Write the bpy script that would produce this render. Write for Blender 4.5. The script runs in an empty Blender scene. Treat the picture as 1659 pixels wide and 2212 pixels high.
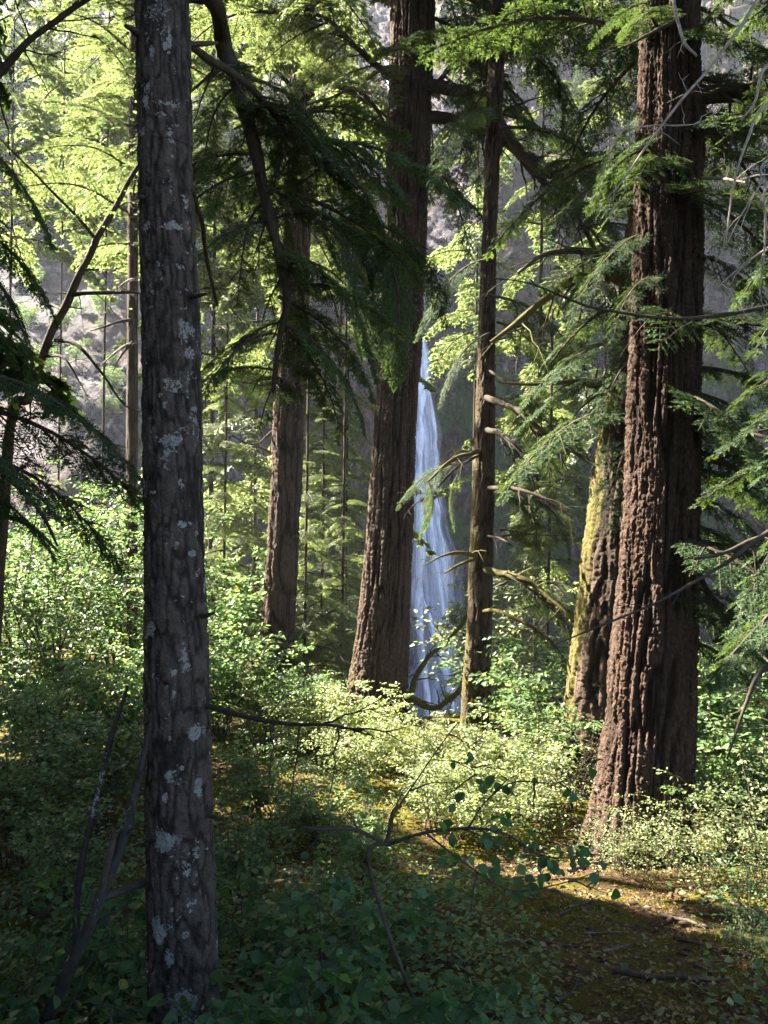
import bpy, math
import numpy as np
from mathutils import Vector, Matrix

R = math.radians
sc = bpy.context.scene
col = sc.collection

# ------------------------------------------------------------------ camera
cd = bpy.data.cameras.new('camera')
cam = bpy.data.objects.new('camera', cd)
col.objects.link(cam)
cam.location = (0, 0, 0)
cam.rotation_euler = (R(90), 0, 0)
cd.sensor_fit = 'VERTICAL'
cd.sensor_height = 36
cd.lens = 29
cd.clip_start = 0.05
cd.clip_end = 1000
sc.camera = cam

# ------------------------------------------------------------------ light
SUN_EL, SUN_BACK = R(40), R(23)
S = np.array([-math.cos(SUN_EL) * math.cos(SUN_BACK), math.cos(SUN_EL) * math.sin(SUN_BACK), math.sin(SUN_EL)])
w = bpy.data.worlds.new('World')
sc.world = w
w.use_nodes = True
nt = w.node_tree
bg = nt.nodes['Background']
sky = nt.nodes.new('ShaderNodeTexSky')
sky.sky_type = 'NISHITA'
sky.sun_disc = False
sky.sun_elevation = SUN_EL
sky.sun_rotation = math.atan2(S[0], S[1])
nt.links.new(sky.outputs[0], bg.inputs[0])
bg.inputs[1].default_value = 0.034
sl = bpy.data.lights.new('sun', 'SUN')
sl.energy = 5.0
sl.angle = R(0.55)
sl.color = (1.0, 0.93, 0.80)
so = bpy.data.objects.new('sun', sl)
so.rotation_euler = Vector(S).to_track_quat('Z', 'Y').to_euler()
so.location = (-20, 10, 25)
col.objects.link(so)
vs = sc.view_settings
vs.view_transform = 'Standard'
vs.look = 'None'
vs.exposure = 3.65
vs.gamma = 1.0
cy = sc.cycles
cy.max_bounces = 7
cy.diffuse_bounces = 4
cy.transmission_bounces = 4
cy.transparent_max_bounces = 8
cy.glossy_bounces = 2
cy.use_denoising = True

# ------------------------------------------------------------------ picture coordinates (1659 x 2212) at a real distance Y
FPX = 2212 * 29 / 36.0


def P(px, py, Y):
    return np.array([(px - 829.5) / FPX * Y, Y, -(py - 1106.0) / FPX * Y])


# ------------------------------------------------------------------ noise
def _hash(ix, iy, iz, seed):
    h = (ix * 374761393 + iy * 668265263 + iz * 2147483647 + seed * 1274126177) & 0xFFFFFFFF
    h = ((h ^ (h >> 13)) * 1274126177) & 0xFFFFFFFF
    h = ((h ^ (h >> 16)) * 2246822519) & 0xFFFFFFFF
    return ((h ^ (h >> 15)) & 0xFFFFFF) / float(0xFFFFFF)


def noise(x, y, z, seed=0):
    x, y, z = np.broadcast_arrays(np.asarray(x, float), np.asarray(y, float), np.asarray(z, float))
    ix, iy, iz = np.floor(x).astype(np.int64), np.floor(y).astype(np.int64), np.floor(z).astype(np.int64)
    fx, fy, fz = x - ix, y - iy, z - iz
    fx, fy, fz = [f * f * (3 - 2 * f) for f in (fx, fy, fz)]
    out = 0
    for dx in (0, 1):
        for dy in (0, 1):
            for dz in (0, 1):
                wgt = (fx if dx else 1 - fx) * (fy if dy else 1 - fy) * (fz if dz else 1 - fz)
                out = out + wgt * _hash(ix + dx, iy + dy, iz + dz, seed)
    return out


def fbm(x, y, z, seed=0, oct=4):
    a, t, s = 0.5, 0, 0
    for k in range(oct):
        t = t + a * noise(x * 2 ** k, y * 2 ** k, z * 2 ** k, seed + 17 * k)
        s += a
        a *= 0.5
    return t / s


def sstep(a, b, x):
    t = np.clip((np.asarray(x, float) - a) / (b - a), 0, 1)
    return t * t * (3 - 2 * t)


# ------------------------------------------------------------------ mesh helpers
def build(name, chunks, mats, attrs=None, smooth=False):
    """chunks: (verts, faces, material index); attrs: name -> per-vertex floats"""
    me = bpy.data.meshes.new(name)
    V = np.concatenate([np.asarray(c[0], float) for c in chunks])
    loops, starts, mi = [], [], []
    off = ls = 0
    for v, f, m in chunks:
        f = np.asarray(f, np.int64)
        k = f.shape[1]
        loops.append((f + off).ravel())
        starts.append(ls + np.arange(len(f)) * k)
        mi.append(np.full(len(f), m))
        ls += len(f) * k
        off += len(v)
    L = np.concatenate(loops).astype(np.int32)
    St = np.concatenate(starts).astype(np.int32)
    Mi = np.concatenate(mi).astype(np.int32)
    me.vertices.add(len(V))
    me.vertices.foreach_set('co', V.astype(np.float32).ravel())
    me.loops.add(len(L))
    me.loops.foreach_set('vertex_index', L)
    me.polygons.add(len(St))
    me.polygons.foreach_set('loop_start', St)
    me.polygons.foreach_set('material_index', Mi)
    if smooth:
        me.polygons.foreach_set('use_smooth', np.ones(len(St), bool))
    me.update(calc_edges=True)
    for m in mats:
        me.materials.append(m)
    for k, a in (attrs or {}).items():
        at = me.attributes.new(k, 'FLOAT', 'POINT')
        at.data.foreach_set('value', np.asarray(a, np.float32).ravel())
    return me


def place(name, me, parent=None, loc=(0, 0, 0), **props):
    o = bpy.data.objects.new(name, me)
    col.objects.link(o)
    o.location = [float(c) for c in loc]
    if parent is not None:
        o.parent = parent
    for k, v in props.items():
        o[k] = v
    return o


def thing(name, label, cat, loc, group=None):
    o = bpy.data.objects.new(name, None)
    o.empty_display_size = 0.2
    col.objects.link(o)
    o.location = [float(c) for c in loc]
    o['label'] = label
    o['category'] = cat
    if group:
        o['group'] = group
    return o


def tag(o, label, cat, group=None):
    o['label'] = label
    o['category'] = cat
    if group:
        o['group'] = group
    return o


def grid_faces(nu, nv, wrap=False):
    i = np.arange(nu if wrap else nu - 1)[:, None]
    j = np.arange(nv - 1)[None, :]
    i2 = (i + 1) % nu
    return np.stack([i * nv + j, i2 * nv + j, i2 * nv + j + 1, i * nv + j + 1], -1).reshape(-1, 4)


def unit(v):
    v = np.asarray(v, float)
    return v / np.maximum(np.linalg.norm(v, axis=-1, keepdims=True), 1e-9)


def smooth_path(pts, n):
    """Catmull-Rom through rows of pts (any number of columns)"""
    p = np.asarray(pts, float)
    if len(p) == 2:
        t = np.linspace(0, 1, n)[:, None]
        return p[0] * (1 - t) + p[1] * t
    e = np.vstack([2 * p[0] - p[1], p, 2 * p[-1] - p[-2]])
    u = np.linspace(0, len(p) - 1 - 1e-6, n)
    i = u.astype(int)
    t = (u - i)[:, None]
    a, b, c, d = e[i], e[i + 1], e[i + 2], e[i + 3]
    return 0.5 * (2 * b + (c - a) * t + (2 * a - 5 * b + 4 * c - d) * t ** 2 + (3 * b - a - 3 * c + d) * t ** 3)


def tube(pts, rad, sides=6, gnarl=0.0, seed=0):
    p = np.asarray(pts, float)
    n = len(p)
    r = np.broadcast_to(np.asarray(rad, float), (n,)).copy()
    t = unit(np.gradient(p, axis=0))
    up = np.array([0, 0, 1.0]) if abs(t[0][2]) < 0.9 else np.array([1.0, 0, 0])
    a = unit(np.cross(t[0], up))
    A = []
    for k in range(n):
        a = unit(a - t[k] * np.dot(a, t[k]))
        A.append(a)
    A = np.array(A)
    B = np.cross(t, A)
    th = np.linspace(0, 2 * np.pi, sides, endpoint=False)
    rr = np.ones((sides, n)) * r[None]
    if gnarl:
        q = p[None] * 6 / (1 + 0 * rr[..., None])
        rr = rr * (1 + gnarl * (noise(q[..., 0] + 2 * np.cos(th)[:, None], q[..., 1] + 2 * np.sin(th)[:, None], q[..., 2], seed) - 0.5) * 2)
    V = p[None] + rr[..., None] * (np.cos(th)[:, None, None] * A[None] + np.sin(th)[:, None, None] * B[None])
    return V.reshape(-1, 3), grid_faces(sides, n, True)


# ------------------------------------------------------------------ materials
def new_mat(name):
    m = bpy.data.materials.new(name)
    m.use_nodes = True
    t = m.node_tree
    t.nodes.clear()
    out = t.nodes.new('ShaderNodeOutputMaterial')
    return m, t, out


def N(t, kind, **kw):
    n = t.nodes.new(kind)
    for k, v in kw.items():
        if k.startswith('i_'):
            n.inputs[k[2:]].default_value = v
        else:
            setattr(n, k, v)
    return n


def ramp(t, fac, stops):
    r = t.nodes.new('ShaderNodeValToRGB')
    el = r.color_ramp.elements
    while len(el) < len(stops):
        el.new(0.5)
    for e, (p, c) in zip(el, stops):
        e.position = p
        e.color = (c[0], c[1], c[2], 1) if not np.isscalar(c) else (c, c, c, 1)
    t.links.new(fac, r.inputs[0])
    return r.outputs[0]


def mixc(t, fac, a, b, mode='MIX'):
    n = t.nodes.new('ShaderNodeMix')
    n.data_type = 'RGBA'
    n.blend_type = mode
    for sock, v in ((n.inputs[0], fac), (n.inputs[6], a), (n.inputs[7], b)):
        if hasattr(v, 'links') or hasattr(v, 'is_linked'):
            t.links.new(v, sock)
        elif np.isscalar(v):
            sock.default_value = v
        else:
            sock.default_value = (v[0], v[1], v[2], 1)
    return n.outputs[2]


def tex_noise(t, vec, scale, detail=4, rough=0.55, dist=0.0):
    n = t.nodes.new('ShaderNodeTexNoise')
    n.inputs['Scale'].default_value = scale
    n.inputs['Detail'].default_value = detail
    n.inputs['Roughness'].default_value = rough
    n.inputs['Distortion'].default_value = dist
    t.links.new(vec, n.inputs['Vector'])
    return n.outputs['Fac']


def mapping(t, vec, scale):
    n = t.nodes.new('ShaderNodeMapping')
    n.inputs['Scale'].default_value = scale
    t.links.new(vec, n.inputs['Vector'])
    return n.outputs[0]


def leaf_mat(name, stops, trans, amount=0.5, gloss=0.28, rough=0.45):
    m, t, out = new_mat(name)
    g = N(t, 'ShaderNodeNewGeometry')
    c = ramp(t, g.outputs['Random Per Island'], stops)
    oi = N(t, 'ShaderNodeObjectInfo')
    hs = N(t, 'ShaderNodeHueSaturation')
    mr = N(t, 'ShaderNodeMapRange')
    mr.inputs['To Min'].default_value = 0.75
    mr.inputs['To Max'].default_value = 1.25
    t.links.new(oi.outputs['Random'], mr.inputs['Value'])
    t.links.new(mr.outputs[0], hs.inputs['Value'])
    t.links.new(c, hs.inputs['Color'])
    c = hs.outputs[0]
    p = N(t, 'ShaderNodeBsdfPrincipled')
    p.inputs['Roughness'].default_value = rough
    p.inputs['Specular IOR Level'].default_value = gloss
    t.links.new(c, p.inputs['Base Color'])
    tr = N(t, 'ShaderNodeBsdfTranslucent')
    tc = mixc(t, 1.0, c, trans, 'MULTIPLY')
    t.links.new(tc, tr.inputs['Color'])
    mx = N(t, 'ShaderNodeMixShader')
    mx.inputs[0].default_value = amount
    t.links.new(p.outputs[0], mx.inputs[1])
    t.links.new(tr.outputs[0], mx.inputs[2])
    t.links.new(mx.outputs[0], out.inputs[0])
    return m


def bark_mat(name, dark, light, red, moss=(0.12, 0.10, 0.024), lichen=(0.30, 0.30, 0.28), scale=14, stretch=0.18, bump=0.5, bdist=0.02):
    m, t, out = new_mat(name)
    tc = N(t, 'ShaderNodeTexCoord').outputs['Object']
    st = mapping(t, tc, (1, 1, stretch))
    n1 = tex_noise(t, st, scale, 6, 0.65)
    n2 = tex_noise(t, tc, scale * 2.3, 4, 0.6)
    n3 = tex_noise(t, tc, 2.2, 3, 0.5)
    a = N(t, 'ShaderNodeAttribute', attribute_name='ridge')
    base = ramp(t, n1, [(0.28, dark), (0.55, light), (0.78, red)])
    base = mixc(t, n3, base, mixc(t, 0.5, base, red))
    rm = ramp(t, a.outputs['Fac'], [(0.0, 0.3), (0.6, 1.0)])
    base = mixc(t, 1.0, base, rm, 'MULTIPLY')
    am = N(t, 'ShaderNodeAttribute', attribute_name='moss')
    mm = N(t, 'ShaderNodeMath', operation='ADD')
    t.links.new(am.outputs['Fac'], mm.inputs[0])
    t.links.new(n2, mm.inputs[1])
    mfac = ramp(t, mm.outputs[0], [(0.86, 0.0), (1.05, 1.0)])
    mcol = mixc(t, n1, (moss[0] * 0.55, moss[1] * 0.6, moss[2]), moss)
    base = mixc(t, mfac, base, mcol)
    al = N(t, 'ShaderNodeAttribute', attribute_name='lichen')
    n4 = tex_noise(t, tc, 75, 5, 0.75)
    ml = N(t, 'ShaderNodeMath', operation='ADD')
    t.links.new(al.outputs['Fac'], ml.inputs[0])
    t.links.new(n4, ml.inputs[1])
    lfac = ramp(t, ml.outputs[0], [(0.97, 0.0), (1.03, 1.0)])
    lcol = mixc(t, n2, (lichen[0] * 0.5, lichen[1] * 0.5, lichen[2] * 0.52), lichen)
    base = mixc(t, lfac, base, lcol)
    p = N(t, 'ShaderNodeBsdfPrincipled')
    p.inputs['Roughness'].default_value = 0.9
    p.inputs['Specular IOR Level'].default_value = 0.15
    t.links.new(base, p.inputs['Base Color'])
    b = N(t, 'ShaderNodeBump')
    b.inputs['Strength'].default_value = bump
    b.inputs['Distance'].default_value = bdist
    hsum = N(t, 'ShaderNodeMath', operation='ADD')
    t.links.new(n1, hsum.inputs[0])
    t.links.new(n2, hsum.inputs[1])
    t.links.new(hsum.outputs[0], b.inputs['Height'])
    t.links.new(b.outputs[0], p.inputs['Normal'])
    t.links.new(p.outputs[0], out.inputs[0])
    return m


def plain_mat(name, stops, scale=20, rough=0.85, bump=0.4, stretch=(1, 1, 1)):
    m, t, out = new_mat(name)
    tc = N(t, 'ShaderNodeTexCoord').outputs['Object']
    n1 = tex_noise(t, mapping(t, tc, stretch), scale, 5, 0.6)
    p = N(t, 'ShaderNodeBsdfPrincipled')
    p.inputs['Roughness'].default_value = rough
    p.inputs['Specular IOR Level'].default_value = 0.2
    t.links.new(ramp(t, n1, stops), p.inputs['Base Color'])
    b = N(t, 'ShaderNodeBump')
    b.inputs['Strength'].default_value = bump
    b.inputs['Distance'].default_value = 0.01
    t.links.new(n1, b.inputs['Height'])
    t.links.new(b.outputs[0], p.inputs['Normal'])
    t.links.new(p.outputs[0], out.inputs[0])
    return m


M_BARK_A = bark_mat('grey fir bark', (0.022, 0.018, 0.016), (0.075, 0.060, 0.052), (0.12, 0.085, 0.070), scale=22, stretch=0.75, bump=0.9)
M_BARK_D = bark_mat('furrowed red bark', (0.016, 0.010, 0.008), (0.058, 0.037, 0.027), (0.145, 0.09, 0.065), scale=30, stretch=0.5, bump=1.0, bdist=0.03)
M_BARK_C = bark_mat('furrowed brown bark', (0.014, 0.010, 0.008), (0.055, 0.038, 0.029), (0.15, 0.098, 0.07), scale=26, stretch=0.3, bump=1.0, bdist=0.025)
M_TWIG = plain_mat('twig bark', [(0.3, (0.03, 0.022, 0.016)), (0.7, (0.085, 0.065, 0.05))], 30)
M_LIMB = bark_mat('limb bark', (0.016, 0.013, 0.011), (0.05, 0.04, 0.03), (0.08, 0.06, 0.045), scale=20, stretch=1.0)
M_STEM = bark_mat('dark lichen stem bark', (0.012, 0.010, 0.009), (0.04, 0.034, 0.03), (0.06, 0.05, 0.043), scale=30, stretch=0.8)
M_DEAD = plain_mat('bleached dead wood', [(0.3, (0.16, 0.125, 0.10)), (0.7, (0.38, 0.32, 0.28))], 25)
M_STICK = plain_mat('weathered stick wood', [(0.3, (0.05, 0.038, 0.03)), (0.7, (0.17, 0.135, 0.11))], 25)
M_HEM = leaf_mat('hemlock needles', [(0, (0.026, 0.050, 0.024)), (0.6, (0.045, 0.082, 0.034)), (1, (0.085, 0.12, 0.045))], (2.2, 2.0, 0.9), 0.34, 0.14, 0.6)
M_FIR = leaf_mat('fir needles', [(0, (0.04, 0.062, 0.024)), (0.6, (0.075, 0.105, 0.038)), (1, (0.14, 0.16, 0.06))], (2.7, 2.5, 2.1), 0.5, 0.45, 0.4)
M_MAPLE = leaf_mat('maple leaves', [(0, (0.045, 0.085, 0.036)), (0.5, (0.085, 0.135, 0.055)), (0.95, (0.14, 0.185, 0.075)), (1, (0.20, 0.18, 0.05))], (2.3, 2.4, 1.6), 0.40, 0.4, 0.4)
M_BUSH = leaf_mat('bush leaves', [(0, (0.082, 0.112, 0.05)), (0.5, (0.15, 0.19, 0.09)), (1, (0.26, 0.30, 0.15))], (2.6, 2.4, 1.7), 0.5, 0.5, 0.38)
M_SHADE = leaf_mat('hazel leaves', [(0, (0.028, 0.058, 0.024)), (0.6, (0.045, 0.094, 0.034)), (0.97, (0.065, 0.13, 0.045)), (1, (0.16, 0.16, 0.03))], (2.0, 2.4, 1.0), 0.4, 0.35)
M_FERN = leaf_mat('fern fronds', [(0, (0.03, 0.06, 0.02)), (1, (0.06, 0.11, 0.03))], (2.2, 2.2, 0.9), 0.4)
M_LITTER = leaf_mat('dry litter', [(0, (0.05, 0.03, 0.018)), (0.4, (0.11, 0.065, 0.035)), (0.8, (0.2, 0.13, 0.06)), (1, (0.3, 0.22, 0.12))], (1.2, 1.0, 0.8), 0.15, 0.15)


# ------------------------------------------------------------------ terrain
def gz(x, y):
    x = np.asarray(x, float)
    y = np.asarray(y, float)
    c = np.interp(y, [-8, -0.5, 4, 8, 12.5, 15, 19, 30, 45, 80], [-0.6, -1.6, -2.5, -3.25, -3.25, -3.7, -5.5, -13, -22, -24])
    l = np.interp(y, [-8, -0.5, 4, 8, 14, 21, 26, 32, 45, 80], [-0.6, -1.6, -2.5, -3.2, -3.25, -3.5, -5.0, -6, -6, -8])
    r = np.interp(y, [-8, -0.5, 4, 8, 10, 14, 20, 30, 45, 80], [-0.6, -1.6, -2.5, -3.3, -3.8, -6.0, -9.5, -15, -20, -22])
    wl = sstep(-0.8, -4.5, x)
    wr = sstep(3.3, 6.5, x)
    z = c * (1 - wl) * (1 - wr) + l * wl + r * wr
    near = sstep(0.5, 3, y)
    z = z + (fbm(x * 0.55, y * 0.55, 3.3, 5, 3) - 0.5) * 0.5 * near + (fbm(x * 2.2, y * 2.2, 1.7, 9, 3) - 0.5) * 0.16
    return z


def ground():
    xs = np.sinh(np.linspace(-3.6, 3.6, 300)) / math.sinh(3.6) * 70
    ys = np.concatenate([np.linspace(-8, 12, 260), np.geomspace(12.1, 80, 90)])
    X, Y = np.meshgrid(xs, ys, indexing='ij')
    V = np.stack([X, Y, gz(X, Y)], -1).reshape(-1, 3)
    m, t, out = new_mat('forest floor')
    tc = N(t, 'ShaderNodeTexCoord').outputs['Object']
    n1 = tex_noise(t, tc, 0.9, 5, 0.6)
    n2 = tex_noise(t, tc, 7, 6, 0.65)
    n3 = tex_noise(t, tc, 45, 5, 0.7)
    n4 = tex_noise(t, tc, 140, 3, 0.7)
    soil = ramp(t, n3, [(0.3, (0.03, 0.02, 0.013)), (0.55, (0.085, 0.052, 0.03)), (0.75, (0.17, 0.105, 0.06))])
    moss = ramp(t, n4, [(0.25, (0.05, 0.045, 0.008)), (0.6, (0.14, 0.12, 0.015)), (0.85, (0.22, 0.19, 0.03))])
    s = N(t, 'ShaderNodeMath', operation='ADD')
    t.links.new(n1, s.inputs[0])
    t.links.new(n2, s.inputs[1])
    f = ramp(t, s.outputs[0], [(0.98, 0.0), (1.12, 0.9)])
    c = mixc(t, f, soil, moss)
    p = N(t, 'ShaderNodeBsdfPrincipled')
    p.inputs['Roughness'].default_value = 0.95
    p.inputs['Specular IOR Level'].default_value = 0.1
    t.links.new(c, p.inputs['Base Color'])
    b = N(t, 'ShaderNodeBump')
    b.inputs['Strength'].default_value = 0.9
    b.inputs['Distance'].default_value = 0.03
    hs = N(t, 'ShaderNodeMath', operation='ADD')
    t.links.new(n3, hs.inputs[0])
    t.links.new(n4, hs.inputs[1])
    t.links.new(hs.outputs[0], b.inputs['Height'])
    t.links.new(b.outputs[0], p.inputs['Normal'])
    t.links.new(p.outputs[0], out.inputs[0])
    me = build('ground', [(V, grid_faces(len(xs), len(ys)), 0)], [m], smooth=True)
    place('ground', me, kind='structure')


ground()

PL = np.array([(25, -9), (29, -5), (34, -1.5), (92, 47), (165, 112)], float)      # talus slope on the left
PC = np.array([(61.5, -26), (63, -8), (64.5, 18), (80, 38), (120, 80)], float)   # amphitheatre wall
PR = np.array([(48, -24), (56, -14), (66, 8), (82, 34), (120, 80)], float)


def prof(p, t):
    k = np.linspace(0, 1, len(p))
    return np.interp(t, k, p[:, 0]), np.interp(t, k, p[:, 1])


def cliff_point(x, t):
    yl, zl = prof(PL, t)
    yc, zc = prof(PC, t)
    yr, zr = prof(PR, t)
    wl = sstep(-6, -17, x)
    wr = sstep(8, 26, x)
    y = yc * (1 - wl) * (1 - wr) + yl * wl + yr * wr
    z = zc * (1 - wl) * (1 - wr) + zl * wl + zr * wr
    d = (fbm(x * 0.10, y * 0.10, z * 0.10, 31, 3) - 0.5) * (4.5 - 2.5 * wl) + (fbm(x * 0.7, z * 0.35, y * 0.7, 37, 5) - 0.5) * (2.6 - 1.8 * wl) + (1 - np.abs(2 * fbm(x * 1.6, z * 0.9, y * 1.6, 39, 3) - 1)) ** 3 * (0.9 - 0.82 * wl)
    amp = 1 - 0.75 * np.exp(-((x - 3.3) / 4.0) ** 2)
    return x, y - d * amp, z + 0.5 * d * amp


def cliff():
    xs = np.concatenate([np.linspace(-110, -45, 40), np.linspace(-44, 44, 330), np.linspace(45, 110, 40)])
    ts = np.linspace(0, 1, 330)
    X, T = np.meshgrid(xs, ts, indexing='ij')
    V = np.stack(cliff_point(X, T), -1).reshape(-1, 3)
    m, t, out = new_mat('basalt cliff')
    tc = N(t, 'ShaderNodeTexCoord').outputs['Object']
    n1 = tex_noise(t, tc, 0.10, 6, 0.6)
    n2 = tex_noise(t, mapping(t, tc, (1, 1, 0.45)), 0.8, 8, 0.7)
    n3 = tex_noise(t, tc, 3.0, 6, 0.7)
    rock = ramp(t, n2, [(0.36, (0.018, 0.015, 0.02)), (0.5, (0.075, 0.06, 0.072)), (0.64, (0.20, 0.16, 0.18))])
    soil = ramp(t, n3, [(0.3, (0.065, 0.042, 0.036)), (0.7, (0.14, 0.095, 0.082))])
    vo = N(t, 'ShaderNodeTexVoronoi', feature='DISTANCE_TO_EDGE')
    vo.inputs['Scale'].default_value = 1.1
    wv = N(t, 'ShaderNodeVectorMath', operation='MULTIPLY_ADD')
    nz = N(t, 'ShaderNodeTexNoise')
    nz.inputs['Scale'].default_value = 1.2
    nz.inputs['Detail'].default_value = 4
    t.links.new(tc, nz.inputs['Vector'])
    wv.inputs[1].default_value = (1.2, 1.2, 1.2)
    t.links.new(nz.outputs['Color'], wv.inputs[0])
    t.links.new(mapping(t, tc, (1, 1, 0.55)), wv.inputs[2])
    t.links.new(wv.outputs[0], vo.inputs['Vector'])
    crk = ramp(t, vo.outputs['Distance'], [(0.0, 0.15), (0.12, 1.0)])
    vc = N(t, 'ShaderNodeTexVoronoi')
    vc.inputs['Scale'].default_value = 1.1
    t.links.new(wv.outputs[0], vc.inputs['Vector'])
    sp = N(t, 'ShaderNodeSeparateColor')
    t.links.new(vc.outputs['Color'], sp.inputs[0])
    rock = mixc(t, 1.0, rock, ramp(t, sp.outputs[0], [(0, 0.55), (1, 1.35)]), 'MULTIPLY')
    rock = mixc(t, 1.0, rock, crk, 'MULTIPLY')
    strata = tex_noise(t, mapping(t, tc, (0.12, 0.12, 1.6)), 1.0, 4, 0.6)
    rock = mixc(t, 1.0, rock, ramp(t, strata, [(0.4, 0.6), (0.6, 1.15)]), 'MULTIPLY')
    c = mixc(t, ramp(t, n1, [(0.46, 0.0), (0.6, 0.75)]), rock, soil)
    n5 = tex_noise(t, tc, 0.35, 6, 0.7)
    gcol = ramp(t, n3, [(0.3, (0.012, 0.03, 0.012)), (0.7, (0.05, 0.10, 0.03))])
    ga = N(t, 'ShaderNodeAttribute', attribute_name='green')
    ad = N(t, 'ShaderNodeMath', operation='ADD')
    t.links.new(n5, ad.inputs[0])
    t.links.new(ga.outputs['Fac'], ad.inputs[1])
    c = mixc(t, ramp(t, ad.outputs[0], [(0.72, 0.0), (0.82, 1.0)]), c, gcol)
    p = N(t, 'ShaderNodeBsdfPrincipled')
    p.inputs['Roughness'].default_value = 0.85
    p.inputs['Specular IOR Level'].default_value = 0.25
    t.links.new(c, p.inputs['Base Color'])
    b = N(t, 'ShaderNodeBump')
    b.inputs['Strength'].default_value = 0.9
    b.inputs['Distance'].default_value = 0.4
    hs = N(t, 'ShaderNodeMath', operation='ADD')
    t.links.new(n2, hs.inputs[0])
    t.links.new(n3, hs.inputs[1])
    t.links.new(hs.outputs[0], b.inputs['Height'])
    t.links.new(b.outputs[0], p.inputs['Normal'])
    t.links.new(p.outputs[0], out.inputs[0])
    green = 0.15 * sstep(0, 4, V[:, 0]) * sstep(30, 10, V[:, 2]) + 0.13
    me = build('cliff', [(V, grid_faces(len(xs), len(ts)), 0)], [m], {'green': green}, smooth=True)
    place('cliff', me, kind='structure')


cliff()


def waterfall():
    key = np.array([(120, 836, 34), (400, 878, 30), (680, 902, 42), (760, 905, 56), (850, 909, 76), (1000, 917, 100), (1200, 926, 122), (1400, 938, 150), (1620, 946, 190)], float)
    ch = []
    across = []
    dense = []
    nv = 220
    py = np.linspace(120, 1640, nv)
    cx = np.interp(py, key[:, 0], key[:, 1])
    wd = np.interp(py, key[:, 0], key[:, 2])
    Y = np.full(nv, 62.0)
    for _ in range(12):
        z = -(py - 1106) / FPX * Y
        Y = np.interp(z, [-26, 18, 38, 60], [59.6, 62.4, 77.0, 97])
    wd = wd * (0.78 + 0.44 * noise(py * 0.014, 3, 0, 91)) + 9 * (noise(py * 0.05, 7, 0, 92) - 0.5)
    cx = cx + 9 * (noise(py * 0.008, 1, 0, 93) - 0.5)
    for k in range(3):
        nu = 34
        u = np.linspace(-1, 1, nu)
        U, VV = np.meshgrid(u, np.arange(nv), indexing='ij')
        wf = [1.0, 0.8, 0.55, 0.35][k]
        sh = [0, -0.1, 0.15, 0.25][k]
        px = cx[VV] + (U * wf + sh) * wd[VV] / 2
        Yk = Y[VV] - 0.5 * k - 0.5 * (1 - U ** 2) + (noise(U * 6, py[VV] * 0.006, k, 71) - 0.5) * 0.9
        pts = np.stack([(px - 829.5) / FPX * Yk, Yk, -(py[VV] - 1106) / FPX * Yk], -1)
        ch.append((pts.reshape(-1, 3), grid_faces(nu, nv), 0))
        across.append(np.abs(U).ravel() + 0.06 * k)
        dense.append(np.full(U.size, 0.75))
    for path, hw in (([(700, 908), (780, 916), (850, 926), (920, 936), (985, 942), (1060, 938), (1140, 948), (1225, 960)], 7), ([(1290, 915), (1360, 932), (1430, 955), (1520, 975), (1620, 990)], 9),
                     ([(720, 905), (860, 910), (1000, 905), (1150, 908), (1300, 903), (1450, 915), (1600, 930)], 10), ([(1080, 925), (1200, 940), (1330, 958), (1480, 968), (1620, 985)], 6)):
        path = np.array(path, float)
        pq = np.linspace(path[0, 0], path[-1, 0], 120)
        cq = np.interp(pq, path[:, 0], path[:, 1]) + 5 * (noise(pq * 0.03, hw, 0, 95) - 0.5)
        wq = hw * (0.5 + noise(pq * 0.02, hw, 3, 96)) * np.minimum(1, np.minimum(pq - pq[0], pq[-1] - pq) / 50 + 0.1)
        u = np.linspace(-1, 1, 9)
        U, VV = np.meshgrid(u, np.arange(120), indexing='ij')
        Yq = np.interp(pq, py, Y)[VV] - 1.7 - 0.3 * (1 - U ** 2)
        px = cq[VV] + U * wq[VV]
        pts = np.stack([(px - 829.5) / FPX * Yq, Yq, -(pq[VV] - 1106) / FPX * Yq], -1)
        ch.append((pts.reshape(-1, 3), grid_faces(9, 120), 0))
        across.append(np.abs(U).ravel() * 0.95 + 0.05)
        dense.append(np.full(U.size, 1.25))
    m, t, out = new_mat('falling water')
    tc = N(t, 'ShaderNodeTexCoord').outputs['Object']
    n1 = tex_noise(t, mapping(t, tc, (1, 1, 0.10)), 1.3, 5, 0.6, 0.6)
    n2 = tex_noise(t, mapping(t, tc, (1, 1, 0.2)), 0.9, 4, 0.6)
    a = N(t, 'ShaderNodeAttribute', attribute_name='across')
    e = ramp(t, a.outputs['Fac'], [(0.62, 1.0), (1.0, 0.0)])
    s = N(t, 'ShaderNodeMath', operation='MULTIPLY')
    t.links.new(ramp(t, n1, [(0.33, 0.35), (0.58, 1.0)]), s.inputs[0])
    t.links.new(e, s.inputs[1])
    s2 = N(t, 'ShaderNodeMath', operation='MULTIPLY')
    t.links.new(s.outputs[0], s2.inputs[0])
    t.links.new(ramp(t, n2, [(0.36, 0.4), (0.54, 1.0)]), s2.inputs[1])
    n7 = tex_noise(t, mapping(t, tc, (1, 1, 0.22)), 4.5, 5, 0.65)
    s3 = N(t, 'ShaderNodeMath', operation='MULTIPLY')
    t.links.new(s2.outputs[0], s3.inputs[0])
    t.links.new(ramp(t, n7, [(0.35, 0.55), (0.6, 1.0)]), s3.inputs[1])
    s2 = N(t, 'ShaderNodeMath', operation='MULTIPLY', use_clamp=True)
    t.links.new(s3.outputs[0], s2.inputs[0])
    t.links.new(N(t, 'ShaderNodeAttribute', attribute_name='dense').outputs['Fac'], s2.inputs[1])
    d = N(t, 'ShaderNodeBsdfPrincipled')
    d.inputs['Base Color'].default_value = (0.70, 0.77, 1.0, 1)
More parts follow.
